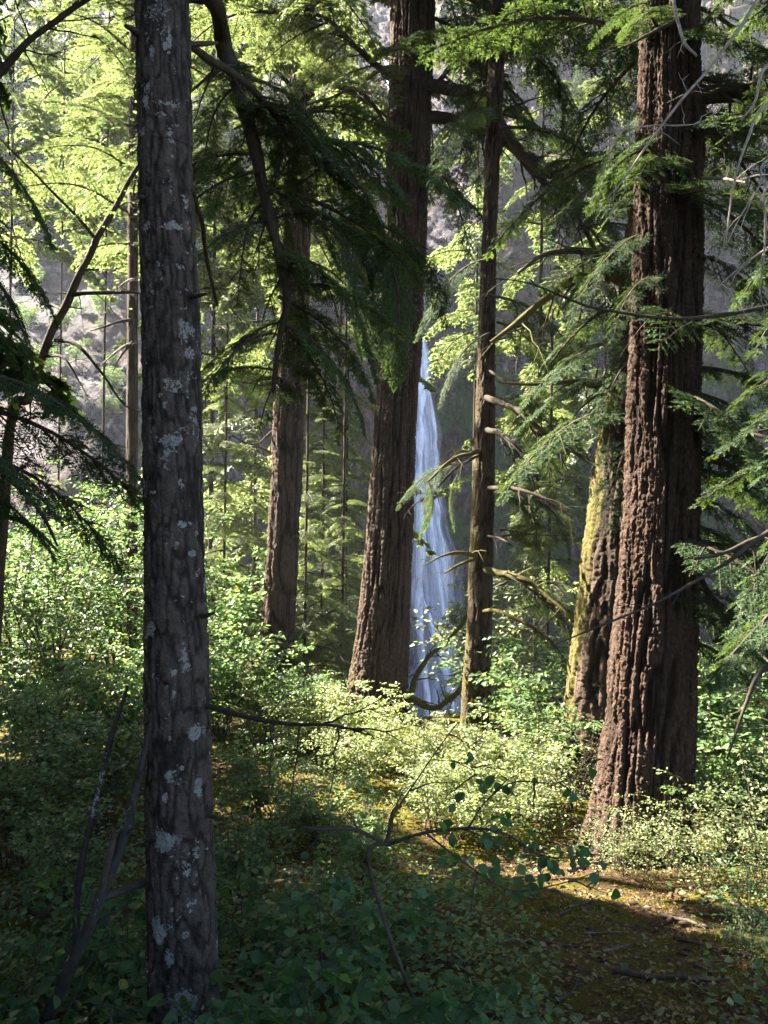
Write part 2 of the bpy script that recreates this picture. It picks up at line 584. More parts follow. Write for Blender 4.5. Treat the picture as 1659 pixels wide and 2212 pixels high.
    d.inputs['Roughness'].default_value = 0.6
    tr = N(t, 'ShaderNodeBsdfTransparent')
    mx = N(t, 'ShaderNodeMixShader')
    t.links.new(s2.outputs[0], mx.inputs[0])
    t.links.new(tr.outputs[0], mx.inputs[1])
    t.links.new(d.outputs[0], mx.inputs[2])
    t.links.new(mx.outputs[0], out.inputs[0])
    me = build('waterfall', ch, [m], {'across': np.concatenate(across), 'dense': np.concatenate(dense)}, smooth=True)
    o = place('waterfall', me, kind='structure')
    tag(o, 'tall white waterfall plunging down the shaded cliff between the trunks', 'waterfall')


waterfall()


# ------------------------------------------------------------------ foliage building blocks
def quads_from(p, d, s, length, w0, w1):
    """needle quads: base p, direction d, sideways s"""
    length = np.asarray(length, float)[:, None]
    a = p - s * w0
    b = p + s * w0
    c = p + d * length + s * w1
    e = p + d * length - s * w1
    V = np.stack([a, b, c, e], 1).reshape(-1, 3)
    F = np.arange(len(p) * 4).reshape(-1, 4)
    return V, F


def needles(rng, p0, d, ln, nrm, k, nl, nw, alpha=65, lift=0.25):
    """needles along twigs p0 + d*ln, lying mostly in the plane with normal nrm"""
    n = len(p0)
    u = (np.arange(k) + 0.5) / k
    base = p0[:, None] + d[:, None] * (ln[:, None] * u[None])[..., None]
    side = np.cross(nrm, d)
    out = []
    for sg in (-1, 1):
        al = R(alpha) + rng.normal(0, 0.2, (n, k))
        dd = d[:, None] * np.cos(al)[..., None] + sg * side[:, None] * np.sin(al)[..., None] + nrm[:, None] * rng.normal(0.05, lift, (n, k))[..., None]
        dd = unit(dd)
        ss = unit(np.cross(dd, nrm[:, None] + rng.normal(0, 0.35, (n, k, 3))))
        L = nl * rng.uniform(0.7, 1.15, (n, k)) * (1 - 0.35 * u[None] ** 3)
        out.append(quads_from(base.reshape(-1, 3), dd.reshape(-1, 3), ss.reshape(-1, 3), L.ravel(), nw, nw * 0.45))
    # tip needle
    out.append(quads_from(p0 + d * ln[:, None], d, side, np.full(n, nl), nw, nw * 0.4))
    return out


def bough_chunks(seed, droop=0.35, nsec=17, nter=6, k=6, nl=0.017, nw=0.0036, sag=0.25, bare=0.12, width=0.36):
    """one bough of unit length along +X, sprays flat in XY"""
    rng = np.random.default_rng(seed)
    ch = []
    x = np.linspace(0, 1, 12)
    wob = rng.normal(0, 0.03, 3)
    main = np.stack([x, wob[0] * np.sin(x * 5 + wob[1] * 50), 0.06 * np.sin(x * 3) - droop * x ** 2], -1)
    v, f = tube(main, 0.014 * (1 - 0.88 * x) + 0.0012, 5)
    ch.append((v, f, 0))
    P0, D0, L0, N0 = [], [], [], []
    us = np.linspace(bare, 0.98, nsec)
    for i, u in enumerate(us):
        for sg in (-1, 1):
            if rng.random() < 0.08:
                continue
            uu = u + rng.uniform(-0.02, 0.02)
            b = np.array([np.interp(uu, x, main[:, j]) for j in range(3)])
            tg = unit(np.array([1, 0, 0.18 - 2 * droop * uu]))
            prof_ = (min(1, (uu + 0.05) / 0.35) * (1.02 - uu) ** 0.75) * rng.uniform(0.65, 1.15)
            ls = width * prof_ + 0.03
            ang = R(rng.uniform(42, 66))
            sd = unit(tg * math.cos(ang) + np.array([0, sg, 0]) * math.sin(ang) + np.array([0, 0, rng.normal(0.0, 0.10)]))
            m = 7
            tt = np.linspace(0, 1, m)
            sec = b[None] + sd[None] * (tt * ls)[:, None] + np.array([0, 0, -1])[None] * (sag * ls * tt ** 2)[:, None]
            v, f = tube(sec, 0.0042 * (1 - 0.8 * tt) * (0.4 + prof_), 3)
            ch.append((v, f, 0))
            # tertiary twigs
            nt_ = max(2, int(nter * prof_ + 1.5))
            for q in range(nt_):
                w_ = 0.15 + 0.8 * (q + rng.uniform(-0.25, 0.25)) / nt_
                w_ = min(max(w_, 0.05), 0.97)
                pb = np.array([np.interp(w_, tt, sec[:, j]) for j in range(3)])
                dirn = unit(sd + np.array([0, 0, -2 * sag * w_]))
                nr = unit(np.cross(dirn, np.array([0, 0, 1.0])))
                nr = unit(np.cross(nr, dirn))
                for s2 in (-1, 1):
                    a2 = R(rng.uniform(35, 60))
                    side = np.cross(nr, dirn) * s2
                    td = unit(dirn * math.cos(a2) + side * math.sin(a2) + np.array([0, 0, rng.normal(-0.12, 0.14)]))
                    P0.append(pb)
                    D0.append(td)
                    L0.append(rng.uniform(0.5, 1.1) * ls * 0.42 * (1.1 - w_) + 0.022)
                    N0.append(unit(nr + rng.normal(0, 0.2, 3)))
            # the secondary axis itself carries needles
            for q in range(3):
                a_, b_ = sec[int(q * 2)], sec[int(q * 2) + 2]
                P0.append(a_)
                D0.append(unit(b_ - a_))
                L0.append(np.linalg.norm(b_ - a_))
                N0.append(np.array([0, 0, 1.0]))
    P0, D0, L0, N0 = map(np.array, (P0, D0, L0, N0))
    N0 = unit(N0 - D0 * np.sum(N0 * D0, 1, keepdims=True))
    for v, f in needles(rng, P0, D0, L0, N0, k, nl, nw):
        ch.append((v, f, 1))
    return ch


def bough_mesh(name, seed, needle_mat, **kw):
    return build(name, bough_chunks(seed, **kw), [M_TWIG, needle_mat])


BOUGH = {
    'hem': [bough_mesh('hemlock bough', 100 + i, M_HEM, droop=0.30 + 0.06 * i, sag=0.35, nsec=22, nter=7, nl=0.0135, nw=0.003, width=0.31 + 0.02 * (i % 3)) for i in range(5)],
    'fir': [bough_mesh('fir bough', 200 + i, M_FIR, droop=0.12 + 0.06 * i, sag=0.25, nl=0.021) for i in range(4)],
    'firfar': [bough_mesh('far fir bough', 220 + i, M_FIR, droop=0.25 + 0.08 * i, nsec=11, nter=4, k=4, nl=0.035, nw=0.009, sag=0.3) for i in range(3)],
    'hemfar': [bough_mesh('far hemlock bough', 240 + i, M_HEM, droop=0.35 + 0.08 * i, nsec=12, nter=5, k=4, nl=0.03, nw=0.008, sag=0.4) for i in range(3)],
}


def put_bough(tree, start, d, length, kind, rng, roll=0.0, flat=True, name='bough'):
    d = unit(d)
    up = np.array([0, 0, 1.0])
    y = np.cross(up, d)
    if np.linalg.norm(y) < 0.15:
        y = np.array([0, 1.0, 0])
    y = unit(y)
    z = np.cross(d, y)
    c, s = math.cos(roll), math.sin(roll)
    y, z = y * c + z * s, z * c - y * s
    M = np.eye(4)
    M[:3, 0], M[:3, 1], M[:3, 2] = d, y, z
    ms = BOUGH[kind]
    o = bpy.data.objects.new(name, ms[rng.integers(len(ms))])
    col.objects.link(o)
    o.parent = tree
    base = np.array(tree.location)
    mw = Matrix(M.tolist())
    o.matrix_local = Matrix.Translation(Vector((np.asarray(start) - base).tolist())) @ mw @ Matrix.Diagonal((length, length * rng.uniform(0.85, 1.15), length, 1))
    return o


def whorl(tree, axis, n, z0, z1, lmin, lmax, kind, seed, az=(0, 360), pitch=(-15, 15), taper=True):
    """n boughs around a trunk axis (rows x, y, z ascending) between heights z0 and z1"""
    rng = np.random.default_rng(seed)
    ax = np.asarray(axis, float)
    order = np.argsort(ax[:, 2])
    ax = ax[order]
    for i in range(n):
        f = (i + rng.uniform(0, 1)) / n
        z = z0 + (z1 - z0) * f
        s = np.array([np.interp(z, ax[:, 2], ax[:, 0]), np.interp(z, ax[:, 2], ax[:, 1]), z])
        a = R(az[0] + (az[1] - az[0]) * ((i * 0.618 + rng.uniform(-0.1, 0.1)) % 1.0))
        p = R(rng.uniform(*pitch))
        L = rng.uniform(lmin, lmax)
        if taper:
            L *= 1.15 - 0.75 * f
        put_bough(tree, s, (math.cos(a) * math.cos(p), math.sin(a) * math.cos(p), math.sin(p)), L, kind, rng, rng.normal(0, 0.25))


def hang(tree, pts, n, lmin, lmax, kind, seed, u0=0.15, spread=60, pitch=(-35, 0), both=True):
    """boughs along a limb, leaving it sideways and hanging"""
    rng = np.random.default_rng(seed)
    p = smooth_path(pts, 40)[:, :3]
    tg = unit(np.gradient(p, axis=0))
    for i in range(n):
        u = u0 + (1 - u0) * (i + rng.uniform(0, 1)) / n
        k = min(39, int(u * 39))
        h = unit(np.array([tg[k][0], tg[k][1], 0]) + 1e-6)
        sg = 1 if (i % 2 == 0 or not both) else -1
        a = R(rng.uniform(15, spread)) * sg
        dd = np.array([h[0] * math.cos(a) - h[1] * math.sin(a), h[0] * math.sin(a) + h[1] * math.cos(a), 0])
        pt = R(rng.uniform(*pitch))
        dd = dd * math.cos(pt) + np.array([0, 0, math.sin(pt)])
        put_bough(tree, p[k], dd, rng.uniform(lmin, lmax), kind, rng, rng.normal(0, 0.3))


# ------------------------------------------------------------------ trunks
def trunk_mesh(name, path, base, mat, sides=96, rings=500, k=4.5, depth=0.03, fv=1.6, seed=0, mossfn=None, lichenfn=None, flare=None, cracks=0.3, sharp=0.16):
    """path rows: x, y, z, radius (world); furrowed bark as real relief"""
    p = smooth_path(path, rings)
    th = np.linspace(0, 2 * np.pi, sides, endpoint=False)
    T, J = np.meshgrid(th, np.arange(rings), indexing='ij')
    r = p[J, 3]
    z = p[J, 2]
    cxn, syn = np.cos(T), np.sin(T)
    wx = (noise(cxn * 2, syn * 2, z * 1.3, seed + 3) - 0.5) * 1.6
    wy = (noise(cxn * 2, syn * 2, z * 1.3, seed + 4) - 0.5) * 1.6
    n1 = noise(cxn * k + wx, syn * k + wy, z * fv, seed) * 0.8 + 0.2 * noise(cxn * k * 3, syn * k * 3, z * fv * 3, seed + 2)
    n2 = noise(cxn * k * 2.1 + wy, syn * k * 2.1 + wx, z * fv * 2.2, seed + 7)
    f1 = sstep(0, sharp, np.abs(n1 - 0.5))
    f2 = sstep(0, sharp * 0.9, np.abs(n2 - 0.5))
    crack = sstep(0, 0.12, np.abs(noise(cxn * k * 1.2, syn * k * 1.2, z * 14, seed + 11) - 0.5))
    fine = fbm(cxn * k * 4, syn * k * 4, z * 9, seed + 13, 3)
    ridge = np.clip(f1 * (0.55 + 0.45 * f2) * (1 - cracks * (1 - crack)), 0, 1)
    moss = mossfn(T, z, p) if mossfn else np.zeros_like(z)
    crumb = 1.6 * (1 - 2 * np.abs(fbm(cxn * k * 2.8, syn * k * 2.8, z * 17, seed + 29, 3) - 0.5)) ** 3 - 0.9
    rr = r + depth * (ridge - 0.75) + depth * 0.45 * (fine - 0.5) + depth * 0.26 * crumb + 0.2 * depth * (n1 - 0.5) + moss * 0.012
    rr = rr + r * 0.10 * (noise(cxn * 1.1, syn * 1.1, z * 0.5, seed + 19) - 0.5)
    if flare:
        zb = p[:, 2].min()
        lob = 1 + 0.45 * np.cos(T * flare[2] + seed) + 0.3 * np.cos(T * (flare[2] + 2) + 2 * seed)
        rr = rr + flare[0] * np.exp(-(z - zb) / flare[1]) * lob
    V = np.stack([p[J, 0] + rr * cxn, p[J, 1] + rr * syn, z], -1).reshape(-1, 3) - np.asarray(base)[None]
    at = {'ridge': ridge.ravel(), 'moss': moss.ravel(), 'lichen': (lichenfn(T, z, p) if lichenfn else np.zeros_like(z)).ravel()}
    return build(name, [(V, grid_faces(sides, rings, True), 0)], [mat], at, smooth=True)


def limb(tree, pts, mat=None, sides=9, n=60, name='branch', moss=0.0, seed=0, twigs=0, tl=0.5):
    """pts rows: x, y, z, radius (world); side twigs belong to the same branch"""
    b = np.array(tree.location)
    p = smooth_path(pts, n)
    wob = (np.stack([noise(p[:, 2] * 3, p[:, 0] * 3, p[:, 1] * 3, seed + q) for q in (1, 2, 3)], -1) - 0.5)
    pp = p[:, :3] + wob * np.clip(np.linspace(0, 4, n), 0, 1)[:, None] * np.minimum(0.06, p[:, 3:4] * 1.2 + 0.01)
    ch = []
    v, f = tube(pp - b, p[:, 3], sides, 0.22, seed)
    ch.append((v, f, 0))
    rng = np.random.default_rng(seed + 500)
    tg = unit(np.gradient(pp, axis=0))
    for q in range(twigs):
        k = int(n * (0.15 + 0.83 * (q + rng.random()) / max(twigs, 1)))
        k = min(k, n - 1)
        d = unit(tg[k] * 0.8 + rng.normal(0, 0.7, 3))
        L = tl * rng.uniform(0.4, 1.1)
        tt = np.linspace(0, 1, 7)
        c = pp[k][None] + d[None] * (L * tt)[:, None] + np.array([0, 0, -0.25 * L])[None] * (tt ** 2)[:, None] + rng.normal(0, 0.015 * L, (7, 3))
        v, f = tube(c - b, np.maximum(0.35 * p[k, 3], 0.004) * (1 - 0.8 * tt), 4)
        ch.append((v, f, 0))
        if rng.random() < 0.6:
            k2 = 3
            d2 = unit(d + rng.normal(0, 0.6, 3))
            c2 = c[k2][None] + d2[None] * (0.5 * L * tt)[:, None]
            v, f = tube(c2 - b, np.maximum(0.2 * p[k, 3], 0.003) * (1 - 0.8 * tt), 3)
            ch.append((v, f, 0))
    V = np.concatenate([c[0] for c in ch])
    ms = np.full(len(V), moss) * 1.0
    me = build(name, ch, [mat or M_LIMB], {'ridge': np.ones(len(V)) * 0.8, 'moss': ms, 'lichen': (np.clip(fbm(V[:, 0] * 7, V[:, 1] * 7, V[:, 2] * 5, seed, 3) - 0.42, 0, 1) * 1.5 if mat is M_STEM else np.zeros(len(V)))}, smooth=True)
    place(name, me, tree)
    return p


def PR_(px, py, Y, r):
    return np.append(P(px, py, Y), r)


def tpath(rows, Y, up=None, zbase=None):
    """rows (left px, right px, py) of a trunk at distance Y -> x, y, z, r rows"""
    out = []
    for a, b, py in rows:
        c = P((a + b) / 2, py, Y)
        out.append([c[0], c[1], c[2], (b - a) / 2 / FPX * Y])
    out = sorted(out, key=lambda q: q[2])
    if zbase is not None and out[0][2] > zbase:
        d = (np.array(out[0]) - np.array(out[1])) / (out[0][2] - out[1][2])
        dz = zbase - out[0][2]
        out.insert(0, list(np.array(out[0]) + d * dz * np.array([1, 1, 1, 1.0])))
    if up is not None:
        d = (np.array(out[-1]) - np.array(out[-3])) / (out[-1][2] - out[-3][2])
        q = np.array(out[-1]) + d * (up - out[-1][2])
        q[3] = 0.04
        mid = (np.array(out[-1]) + q) / 2
        mid[3] = out[-1][3] * 0.6
        out += [list(mid), list(q)]
    return np.array(out)


# ------------------------------------------------------------------ the near tree with lichen
YA = 3.6
A_rows = [(293, 408, 0), (299, 414, 350), (306, 432, 700), (312, 440, 1100), (313, 452, 1500), (315, 462, 1900), (316, 472, 2212)]
LICH = [(370, 1790, 45, 40, 1), (418, 1857, 20, 18, .9), (358, 1975, 22, 40, 1.15), (385, 2030, 20, 30, 1), (417, 1985, 12, 10, 1.2), (412, 2130, 40, 45, .95),
        (445, 2180, 40, 28, .9), (435, 1570, 20, 25, .95), (440, 1690, 12, 45, .9), (375, 1700, 7, 12, 1.3), (411, 1640, 6, 6, 1.3), (409, 1132, 10, 9, 1.35),
        (425, 1193, 8, 8, 1.4), (362, 862, 6, 6, 1.3), (390, 840, 35, 25, .8), (385, 955, 40, 20, .85), (345, 1065, 12, 8, 1), (340, 1350, 18, 30, .85),
        (420, 770, 15, 22, .85), (375, 250, 40, 15, .85), (320, 300, 20, 20, .8), (365, 275, 30, 20, .8), (330, 505, 15, 20, .9), (385, 505, 35, 15, .9),
        (405, 590, 20, 20, .8), (350, 60, 50, 45, .75), (412, 720, 18, 40, .85), (335, 640, 16, 30, .7), (330, 1590, 14, 25, .8), (395, 1440, 14, 20, .8)]


def lichen_A(T, z, p):
    py = 1106 - z * FPX / YA
    o = np.argsort(p[:, 2])
    c = np.interp(z, p[o, 2], p[o, 0])
    r = np.interp(z, p[o, 2], p[o, 3])
    px = 829.5 + (c + r * np.cos(T)) * FPX / YA
    front = np.sin(T) < 0.05
    wob = (fbm(np.cos(T) * 3, np.sin(T) * 3, z * 18, 77, 4) - 0.5)
    out = np.zeros_like(z)
    for (a, b, rx, ry, s) in LICH:
        d = np.sqrt(((px - a) / rx) ** 2 + ((py - b) / ry) ** 2)
        out = np.maximum(out, np.where(front, 0.62 * s * np.clip(1.35 - d + wob * 1.1, 0, 1), 0))
    base = fbm(np.cos(T) * 2.2 + 5, np.sin(T) * 2.2, z * 9, 78, 5)
    fl = fbm(np.cos(T) * 6 + 9, np.sin(T) * 6, z * 45, 79, 4)
    out = np.maximum(out, 1.15 * np.clip(base - 0.37, 0, 1) + 0.9 * np.clip(fl - 0.5, 0, 1))
    return np.clip(out, 0, 0.57)


pathA = tpath(A_rows, YA, up=13.0, zbase=-2.75)
baseA = pathA[0][:3]
treeA = thing('fir_tree', 'grey barked tree trunk blotched with pale lichen, standing nearest at the left', 'tree', baseA)
place('trunk', trunk_mesh('trunk', pathA, baseA, M_BARK_A, 130, 1400, k=4.5, depth=0.009, fv=9, seed=21, lichenfn=lichen_A, cracks=0.5, sharp=0.2), treeA)
YL = 5.2
drop = [PR_(395, -260, 3.6, .05), PR_(430, -90, 4.3, .05), PR_(478, 60, YL, .050), PR_(510, 200, YL, .045), PR_(545, 300, YL, .042), PR_(575, 430, 5.3, .036), PR_(605, 560, 5.4, .03), PR_(616, 640, 5.4, .026), PR_(600, 740, 5.5, .02), PR_(590, 850, 5.6, .012)]
limb(treeA, drop, sides=12, n=110, moss=0.1, seed=3, twigs=14, tl=0.5)
diag = [PR_(400, 88, 3.6, .02), PR_(440, 118, 3.9, .02), PR_(500, 165, 4.4, .021), PR_(560, 212, 4.9, .020), PR_(640, 300, 5.3, .019), PR_(720, 385, 5.7, .017), PR_(800, 475, 6.1, .014), PR_(850, 540, 6.4, .008)]
limb(treeA, diag, sides=9, n=90, moss=0.12, seed=5, twigs=14, tl=0.4)
limb(treeA, [PR_(395, 97, 3.6, .011), PR_(440, 95, 3.62, .011), PR_(470, 93, 3.65, .006)], mat=M_TWIG, n=12, seed=7)
limb(treeA, [PR_(318, 90, 3.6, .02), PR_(290, 65, 3.5, .014), PR_(272, 55, 3.45, .008)], n=12, seed=8)
limb(treeA, [PR_(330, 1905, 3.6, .022), PR_(290, 1912, 3.55, .018), PR_(240, 1930, 3.4, .016), PR_(215, 1945, 3.35, .012)], n=20, seed=9, moss=0.15)
limb(treeA, [PR_(440, 1522, 3.6, .012), PR_(520, 1545, 3.3, .010), PR_(620, 1562, 3.0, .008), PR_(720, 1568, 2.8, .005), PR_(800, 1590, 2.7, .003)], n=40, seed=10, twigs=9, tl=0.35)
limb(treeA, [PR_(400, 360, 3.7, .012), PR_(425, 440, 4.3, .014), PR_(440, 520, 4.8, .012), PR_(470, 660, 5.2, .008)], n=30, seed=12, twigs=6)
for q, (px, py, dx, dy) in enumerate([(312, 430, -14, -10), (428, 640, 16, -8), (318, 1190, -13, 6), (448, 1330, 15, -6), (316, 1560, -14, 5), (462, 1760, 16, 8), (350, 700, -6, -8)]):
    limb(treeA, [PR_(px + (14 if dx < 0 else -14), py, 3.55, .012), PR_(px, py + dy * .5, 3.5, .009), PR_(px + dx, py + dy, 3.46, .005)], n=10, sides=7, seed=80 + q)
hang(treeA, [q + np.array([0, 0.16, 0, 0]) for q in drop[2:]], 22, 0.55, 0.95, 'hem', 31, u0=0.05, spread=85, pitch=(-30, 12))
hang(treeA, diag, 17, 0.45, 0.8, 'hem', 32, u0=0.35, spread=80, pitch=(-40, 15))
rngA = np.random.default_rng(5)
for (px, py, Y, az, pt, L) in [(620, 260, 5.6, 10, 12, .8), (660, 240, 5.8, -5, 8, .7), (640, 330, 5.4, -20, 0, 1.1), (690, 300, 5.7, -10, -15, .7), (560, 330, 5.2, 185, -5, 0.75),
                               (560, 370, 5.2, 175, -20, 0.8), (600, 480, 5.4, 190, -15, 0.7), (730, 400, 6.0, 10, -40, .6), (620, 560, 5.5, -20, -25, 1.0),
                               (640, 420, 5.6, 30, -10, 1.0), (680, 480, 5.9, -30, -40, .7), (600, 640, 5.5, 0, -30, 0.9), (590, 720, 5.5, 200, -25, 0.7), (610, 700, 5.5, -20, -35, 0.9),
                               (740, 470, 6.1, 20, -50, .6), (790, 420, 6.2, 5, -65, .75), (730, 330, 6.0, 0, -35, 0.6), (835, 510, 6.3, -60, -68, .95), (850, 540, 6.4, 100, -72, 1.0), (815, 490, 6.2, 170, -60, .9), (840, 525, 6.4, 10, -75, .8), (770, 440, 6, 120, -60, .9)]:
    c = P(px, py, Y)
    put_bough(treeA, c, (math.cos(R(az)) * math.cos(R(pt)), math.sin(R(az)) * math.cos(R(pt)), math.sin(R(pt))), L, 'hem', rngA, rngA.normal(0, 0.4))
whorl(treeA, pathA, 26, 3.0, 12, 1.2, 2.2, 'hem', 33)

# ------------------------------------------------------------------ the big trees
YD, YE, YC, YF, YB = 7.8, 10.0, 13.0, 11.4, 15.0


def side_moss(lo, hi, centre=math.pi, width=1.0, amt=0.5, sd=1):
    def f(T, z, p):
        d = np.abs((T - centre + np.pi) % (2 * np.pi) - np.pi)
        zz = sstep(lo - 0.6, lo + 0.3, z) * sstep(hi + 1.0, hi - 0.6, z)
        n = fbm(np.cos(T) * 2, np.sin(T) * 2, z * 1.5, 50 + sd, 4)
        return np.clip(amt * sstep(width, width * 0.3, d) * zz * (0.5 + n), 0, 1)
    return f


pathD = tpath([(1390, 1508, 0), (1383, 1518, 250), (1372, 1512, 500), (1362, 1508, 800), (1352, 1506, 1100), (1330, 1500, 1350), (1303, 1492, 1600), (1287, 1484, 1750), (1268, 1475, 1860)], YD, up=24, zbase=-3.6)
baseD = pathD[0][:3]
treeD = thing('douglas_fir', 'massive reddish conifer trunk with deeply furrowed bark rising at the right', 'tree', baseD)
place('trunk', trunk_mesh('trunk', pathD, baseD, M_BARK_D, 270, 1400, k=6.2, depth=0.048, fv=0.8, sharp=0.15, cracks=0.35, seed=5, mossfn=side_moss(-4, -1.5, math.pi, 0.7, 0.35), flare=(0.15, 0.45, 5)), treeD)
limb(treeD, [PR_(1490, 215, 7.8, .10), PR_(1560, 206, 7.6, .085), PR_(1640, 202, 7.3, .075), PR_(1760, 215, 6.9, .05)], n=40, moss=0.3, seed=11, twigs=8, tl=0.8)
limb(treeD, [PR_(1490, 262, 7.9, .06), PR_(1530, 285, 8.1, .05), PR_(1560, 330, 8.2, .045), PR_(1620, 345, 8.3, .03), PR_(1720, 330, 8.3, .02)], n=30, seed=12, twigs=8, tl=0.6)
limb(treeD, [PR_(1490, 385, 7.8, .018), PR_(1550, 384, 7.4, .014), PR_(1610, 395, 7.1, .008)], mat=M_DEAD, n=20, seed=13, twigs=5)
limb(treeD, [PR_(1495, 890, 7.8, .03), PR_(1560, 915, 7.4, .024), PR_(1640, 945, 7.0, .018), PR_(1720, 960, 6.8, .01)], n=30, seed=14, twigs=8)
limb(treeD, [PR_(1495, 970, 7.8, .035), PR_(1560, 1000, 7.5, .03), PR_(1640, 1030, 7.2, .02), PR_(1720, 1040, 6.9, .01)], n=30, seed=15, twigs=8)
limb(treeD, [PR_(1500, 1235, 7.8, .022), PR_(1540, 1250, 7.5, .018), PR_(1600, 1300, 7.3, .008)], mat=M_DEAD, n=20, seed=16, twigs=4)
limb(treeD, [PR_(1500, 1225, 7.9, .03), PR_(1545, 1300, 7.6, .022), PR_(1600, 1370, 7.3, .016), PR_(1660, 1430, 7.0, .01)], n=30, seed=17, twigs=9)
limb(treeD, [PR_(1490, 25, 7.8, .02), PR_(1400, 75, 6.6, .012), PR_(1300, 125, 6.2, .006)], n=24, seed=18, twigs=5)
whorl(treeD, pathD, 15, 0.8, 6.0, 1.2, 2.0, 'hem', 41, az=(-75, 40), pitch=(-25, 5), taper=False)
whorl(treeD, pathD, 10, 1.4, 6.0, 0.8, 1.5, 'hem', 42, az=(165, 260), pitch=(-25, 5), taper=False)
whorl(treeD, pathD, 30, 6.0, 20, 2.0, 3.6, 'hem', 43)
whorl(treeD, pathD, 13, -1.2, 1.2, 0.9, 1.7, 'hem', 44, az=(-60, 15), pitch=(-20, 5), taper=False)

pathE = tpath([(1375, 1480, 300), (1345, 1460, 600), (1318, 1440, 800), (1288, 1425, 1000), (1262, 1405, 1200), (1236, 1385, 1400), (1212, 1370, 1560), (1200, 1362, 1680)], YE, up=19, zbase=-3.9)
baseE = pathE[0][:3]
treeE = thing('mossy_conifer', 'moss covered leaning trunk with yellow green edge, half hidden behind the massive reddish trunk', 'tree', baseE)
place('trunk', trunk_mesh('trunk', pathE, baseE, M_BARK_C, 130, 800, k=3.6, depth=0.04, fv=1.5, seed=8, mossfn=side_moss(-5, 6, math.pi * 1.0, 1.0, 0.55, 2), flare=(0.08, 0.5, 4)), treeE)
limb(treeE, [PR_(1360, 600, YE, .10), PR_(1300, 592, 10.4, .085), PR_(1240, 605, 10.2, .07), PR_(1180, 645, 10.0, .05), PR_(1120, 695, 9.9, .035), PR_(1060, 740, 9.8, .02)], n=60, moss=0.5, seed=21, twigs=12, tl=0.8)
limb(treeE, [PR_(1350, 555, YE, .07), PR_(1290, 545, 10.3, .055), PR_(1240, 540, 10.1, .045), PR_(1180, 550, 9.9, .03), PR_(1120, 590, 9.8, .015)], n=50, moss=0.3, seed=22, twigs=10, tl=0.7)
limb(treeE, [PR_(1330, 860, YE, .09), PR_(1290, 835, 10.4, .06), PR_(1240, 825, 10.2, .035), PR_(1170, 830, 10.0, .02), PR_(1080, 828, 9.8, .01)], n=40, moss=0.45, seed=23, twigs=9, tl=0.6)
limb(treeE, [PR_(1305, 590, 10.3, .035), PR_(1300, 610, 10.1, .03), PR_(1312, 640, 10.0, .014)], mat=M_DEAD, n=16, seed=24)
whorl(treeE, pathE, 12, 0.6, 5.0, 1.2, 2.2, 'hem', 51, az=(140, 250), pitch=(-25, 5), taper=False)
whorl(treeE, pathE, 26, 5.0, 16, 1.8, 3.0, 'hem', 52)

pathC = tpath([(848, 940, 0), (842, 932, 180), (834, 922, 420), (824, 911, 700), (808, 899, 930), (792, 893, 1150), (774, 885, 1330), (760, 880, 1450), (748, 878, 1545)], YC, up=26, zbase=-3.6)
baseC = pathC[0][:3]
treeC = thing('douglas_fir', 'thick brown furrowed trunk in the middle, just left of the waterfall', 'tree', baseC)
place('trunk', trunk_mesh('trunk', pathC, baseC, M_BARK_C, 220, 1100, k=5.2, depth=0.045, fv=0.7, sharp=0.12, cracks=0.4, seed=14, mossfn=side_moss(-4, -2.2, math.pi * 1.05, 1.0, 0.5, 3), flare=(0.10, 0.6, 5)), treeC)
limC1 = [PR_(915, 180, YC, .11), PR_(965, 190, 12.8, .10), PR_(1020, 212, 12.6, .095), PR_(1075, 262, 12.4, .085), PR_(1120, 320, 12.2, .075), PR_(1180, 372, 12.0, .065), PR_(1240, 378, 11.9, .04), PR_(1290, 350, 11.8, .02)]
limC2 = [PR_(912, 252, YC, .10), PR_(970, 257, 12.9, .09), PR_(1030, 275, 12.8, .08), PR_(1090, 308, 12.7, .07), PR_(1150, 370, 12.6, .055), PR_(1210, 430, 12.4, .045), PR_(1260, 500, 12.3, .035), PR_(1310, 590, 12.2, .015)]
limb(treeC, limC1, sides=11, n=90, moss=0.25, seed=31, twigs=16, tl=0.9)
limb(treeC, limC2, sides=11, n=90, moss=0.25, seed=32, twigs=16, tl=0.9)
limC3 = [PR_(930, 200, YC, .04), PR_(985, 130, 12.7, .035), PR_(1060, 50, 12.4, .03), PR_(1150, 10, 12.2, .02), PR_(1240, -20, 12, .015)]
limb(treeC, limC3, n=50, seed=33, twigs=10, tl=0.8)
limC4 = [PR_(860, 180, YC, .06), PR_(820, 150, 12.6, .05), PR_(770, 100, 12.3, .04), PR_(700, 40, 12.0, .03), PR_(630, 20, 11.8, .02)]
limb(treeC, limC4, n=50, seed=34, twigs=12, tl=0.8)
limC5 = [PR_(850, 300, YC, .03), PR_(780, 200, 12.4, .025), PR_(700, 215, 12.0, .02), PR_(620, 240, 11.8, .01)]
limb(treeC, limC5, n=40, seed=35, twigs=10, tl=0.8)
limb(treeC, [PR_(862, 1505, YC, .08), PR_(900, 1515, 12.8, .06), PR_(945, 1528, 12.7, .045), PR_(980, 1505, 12.5, .038), PR_(1005, 1470, 12.4, .035), PR_(1015, 1440, 12.4, .02)], n=50, moss=0.55, seed=36, twigs=14, tl=0.5)
limb(treeC, [PR_(885, 1510, 12.9, .05), PR_(900, 1460, 12.8, .042), PR_(925, 1420, 12.7, .035), PR_(965, 1390, 12.6, .03), PR_(1000, 1345, 12.5, .025), PR_(1015, 1310, 12.4, .015)], n=50, moss=0.5, seed=37, twigs=16, tl=0.5)
hang(treeC, limC1, 8, 1.0, 1.7, 'hem', 61, u0=0.55, spread=80)
hang(treeC, limC2, 8, 1.0, 1.7, 'hem', 62, u0=0.6, spread=80)
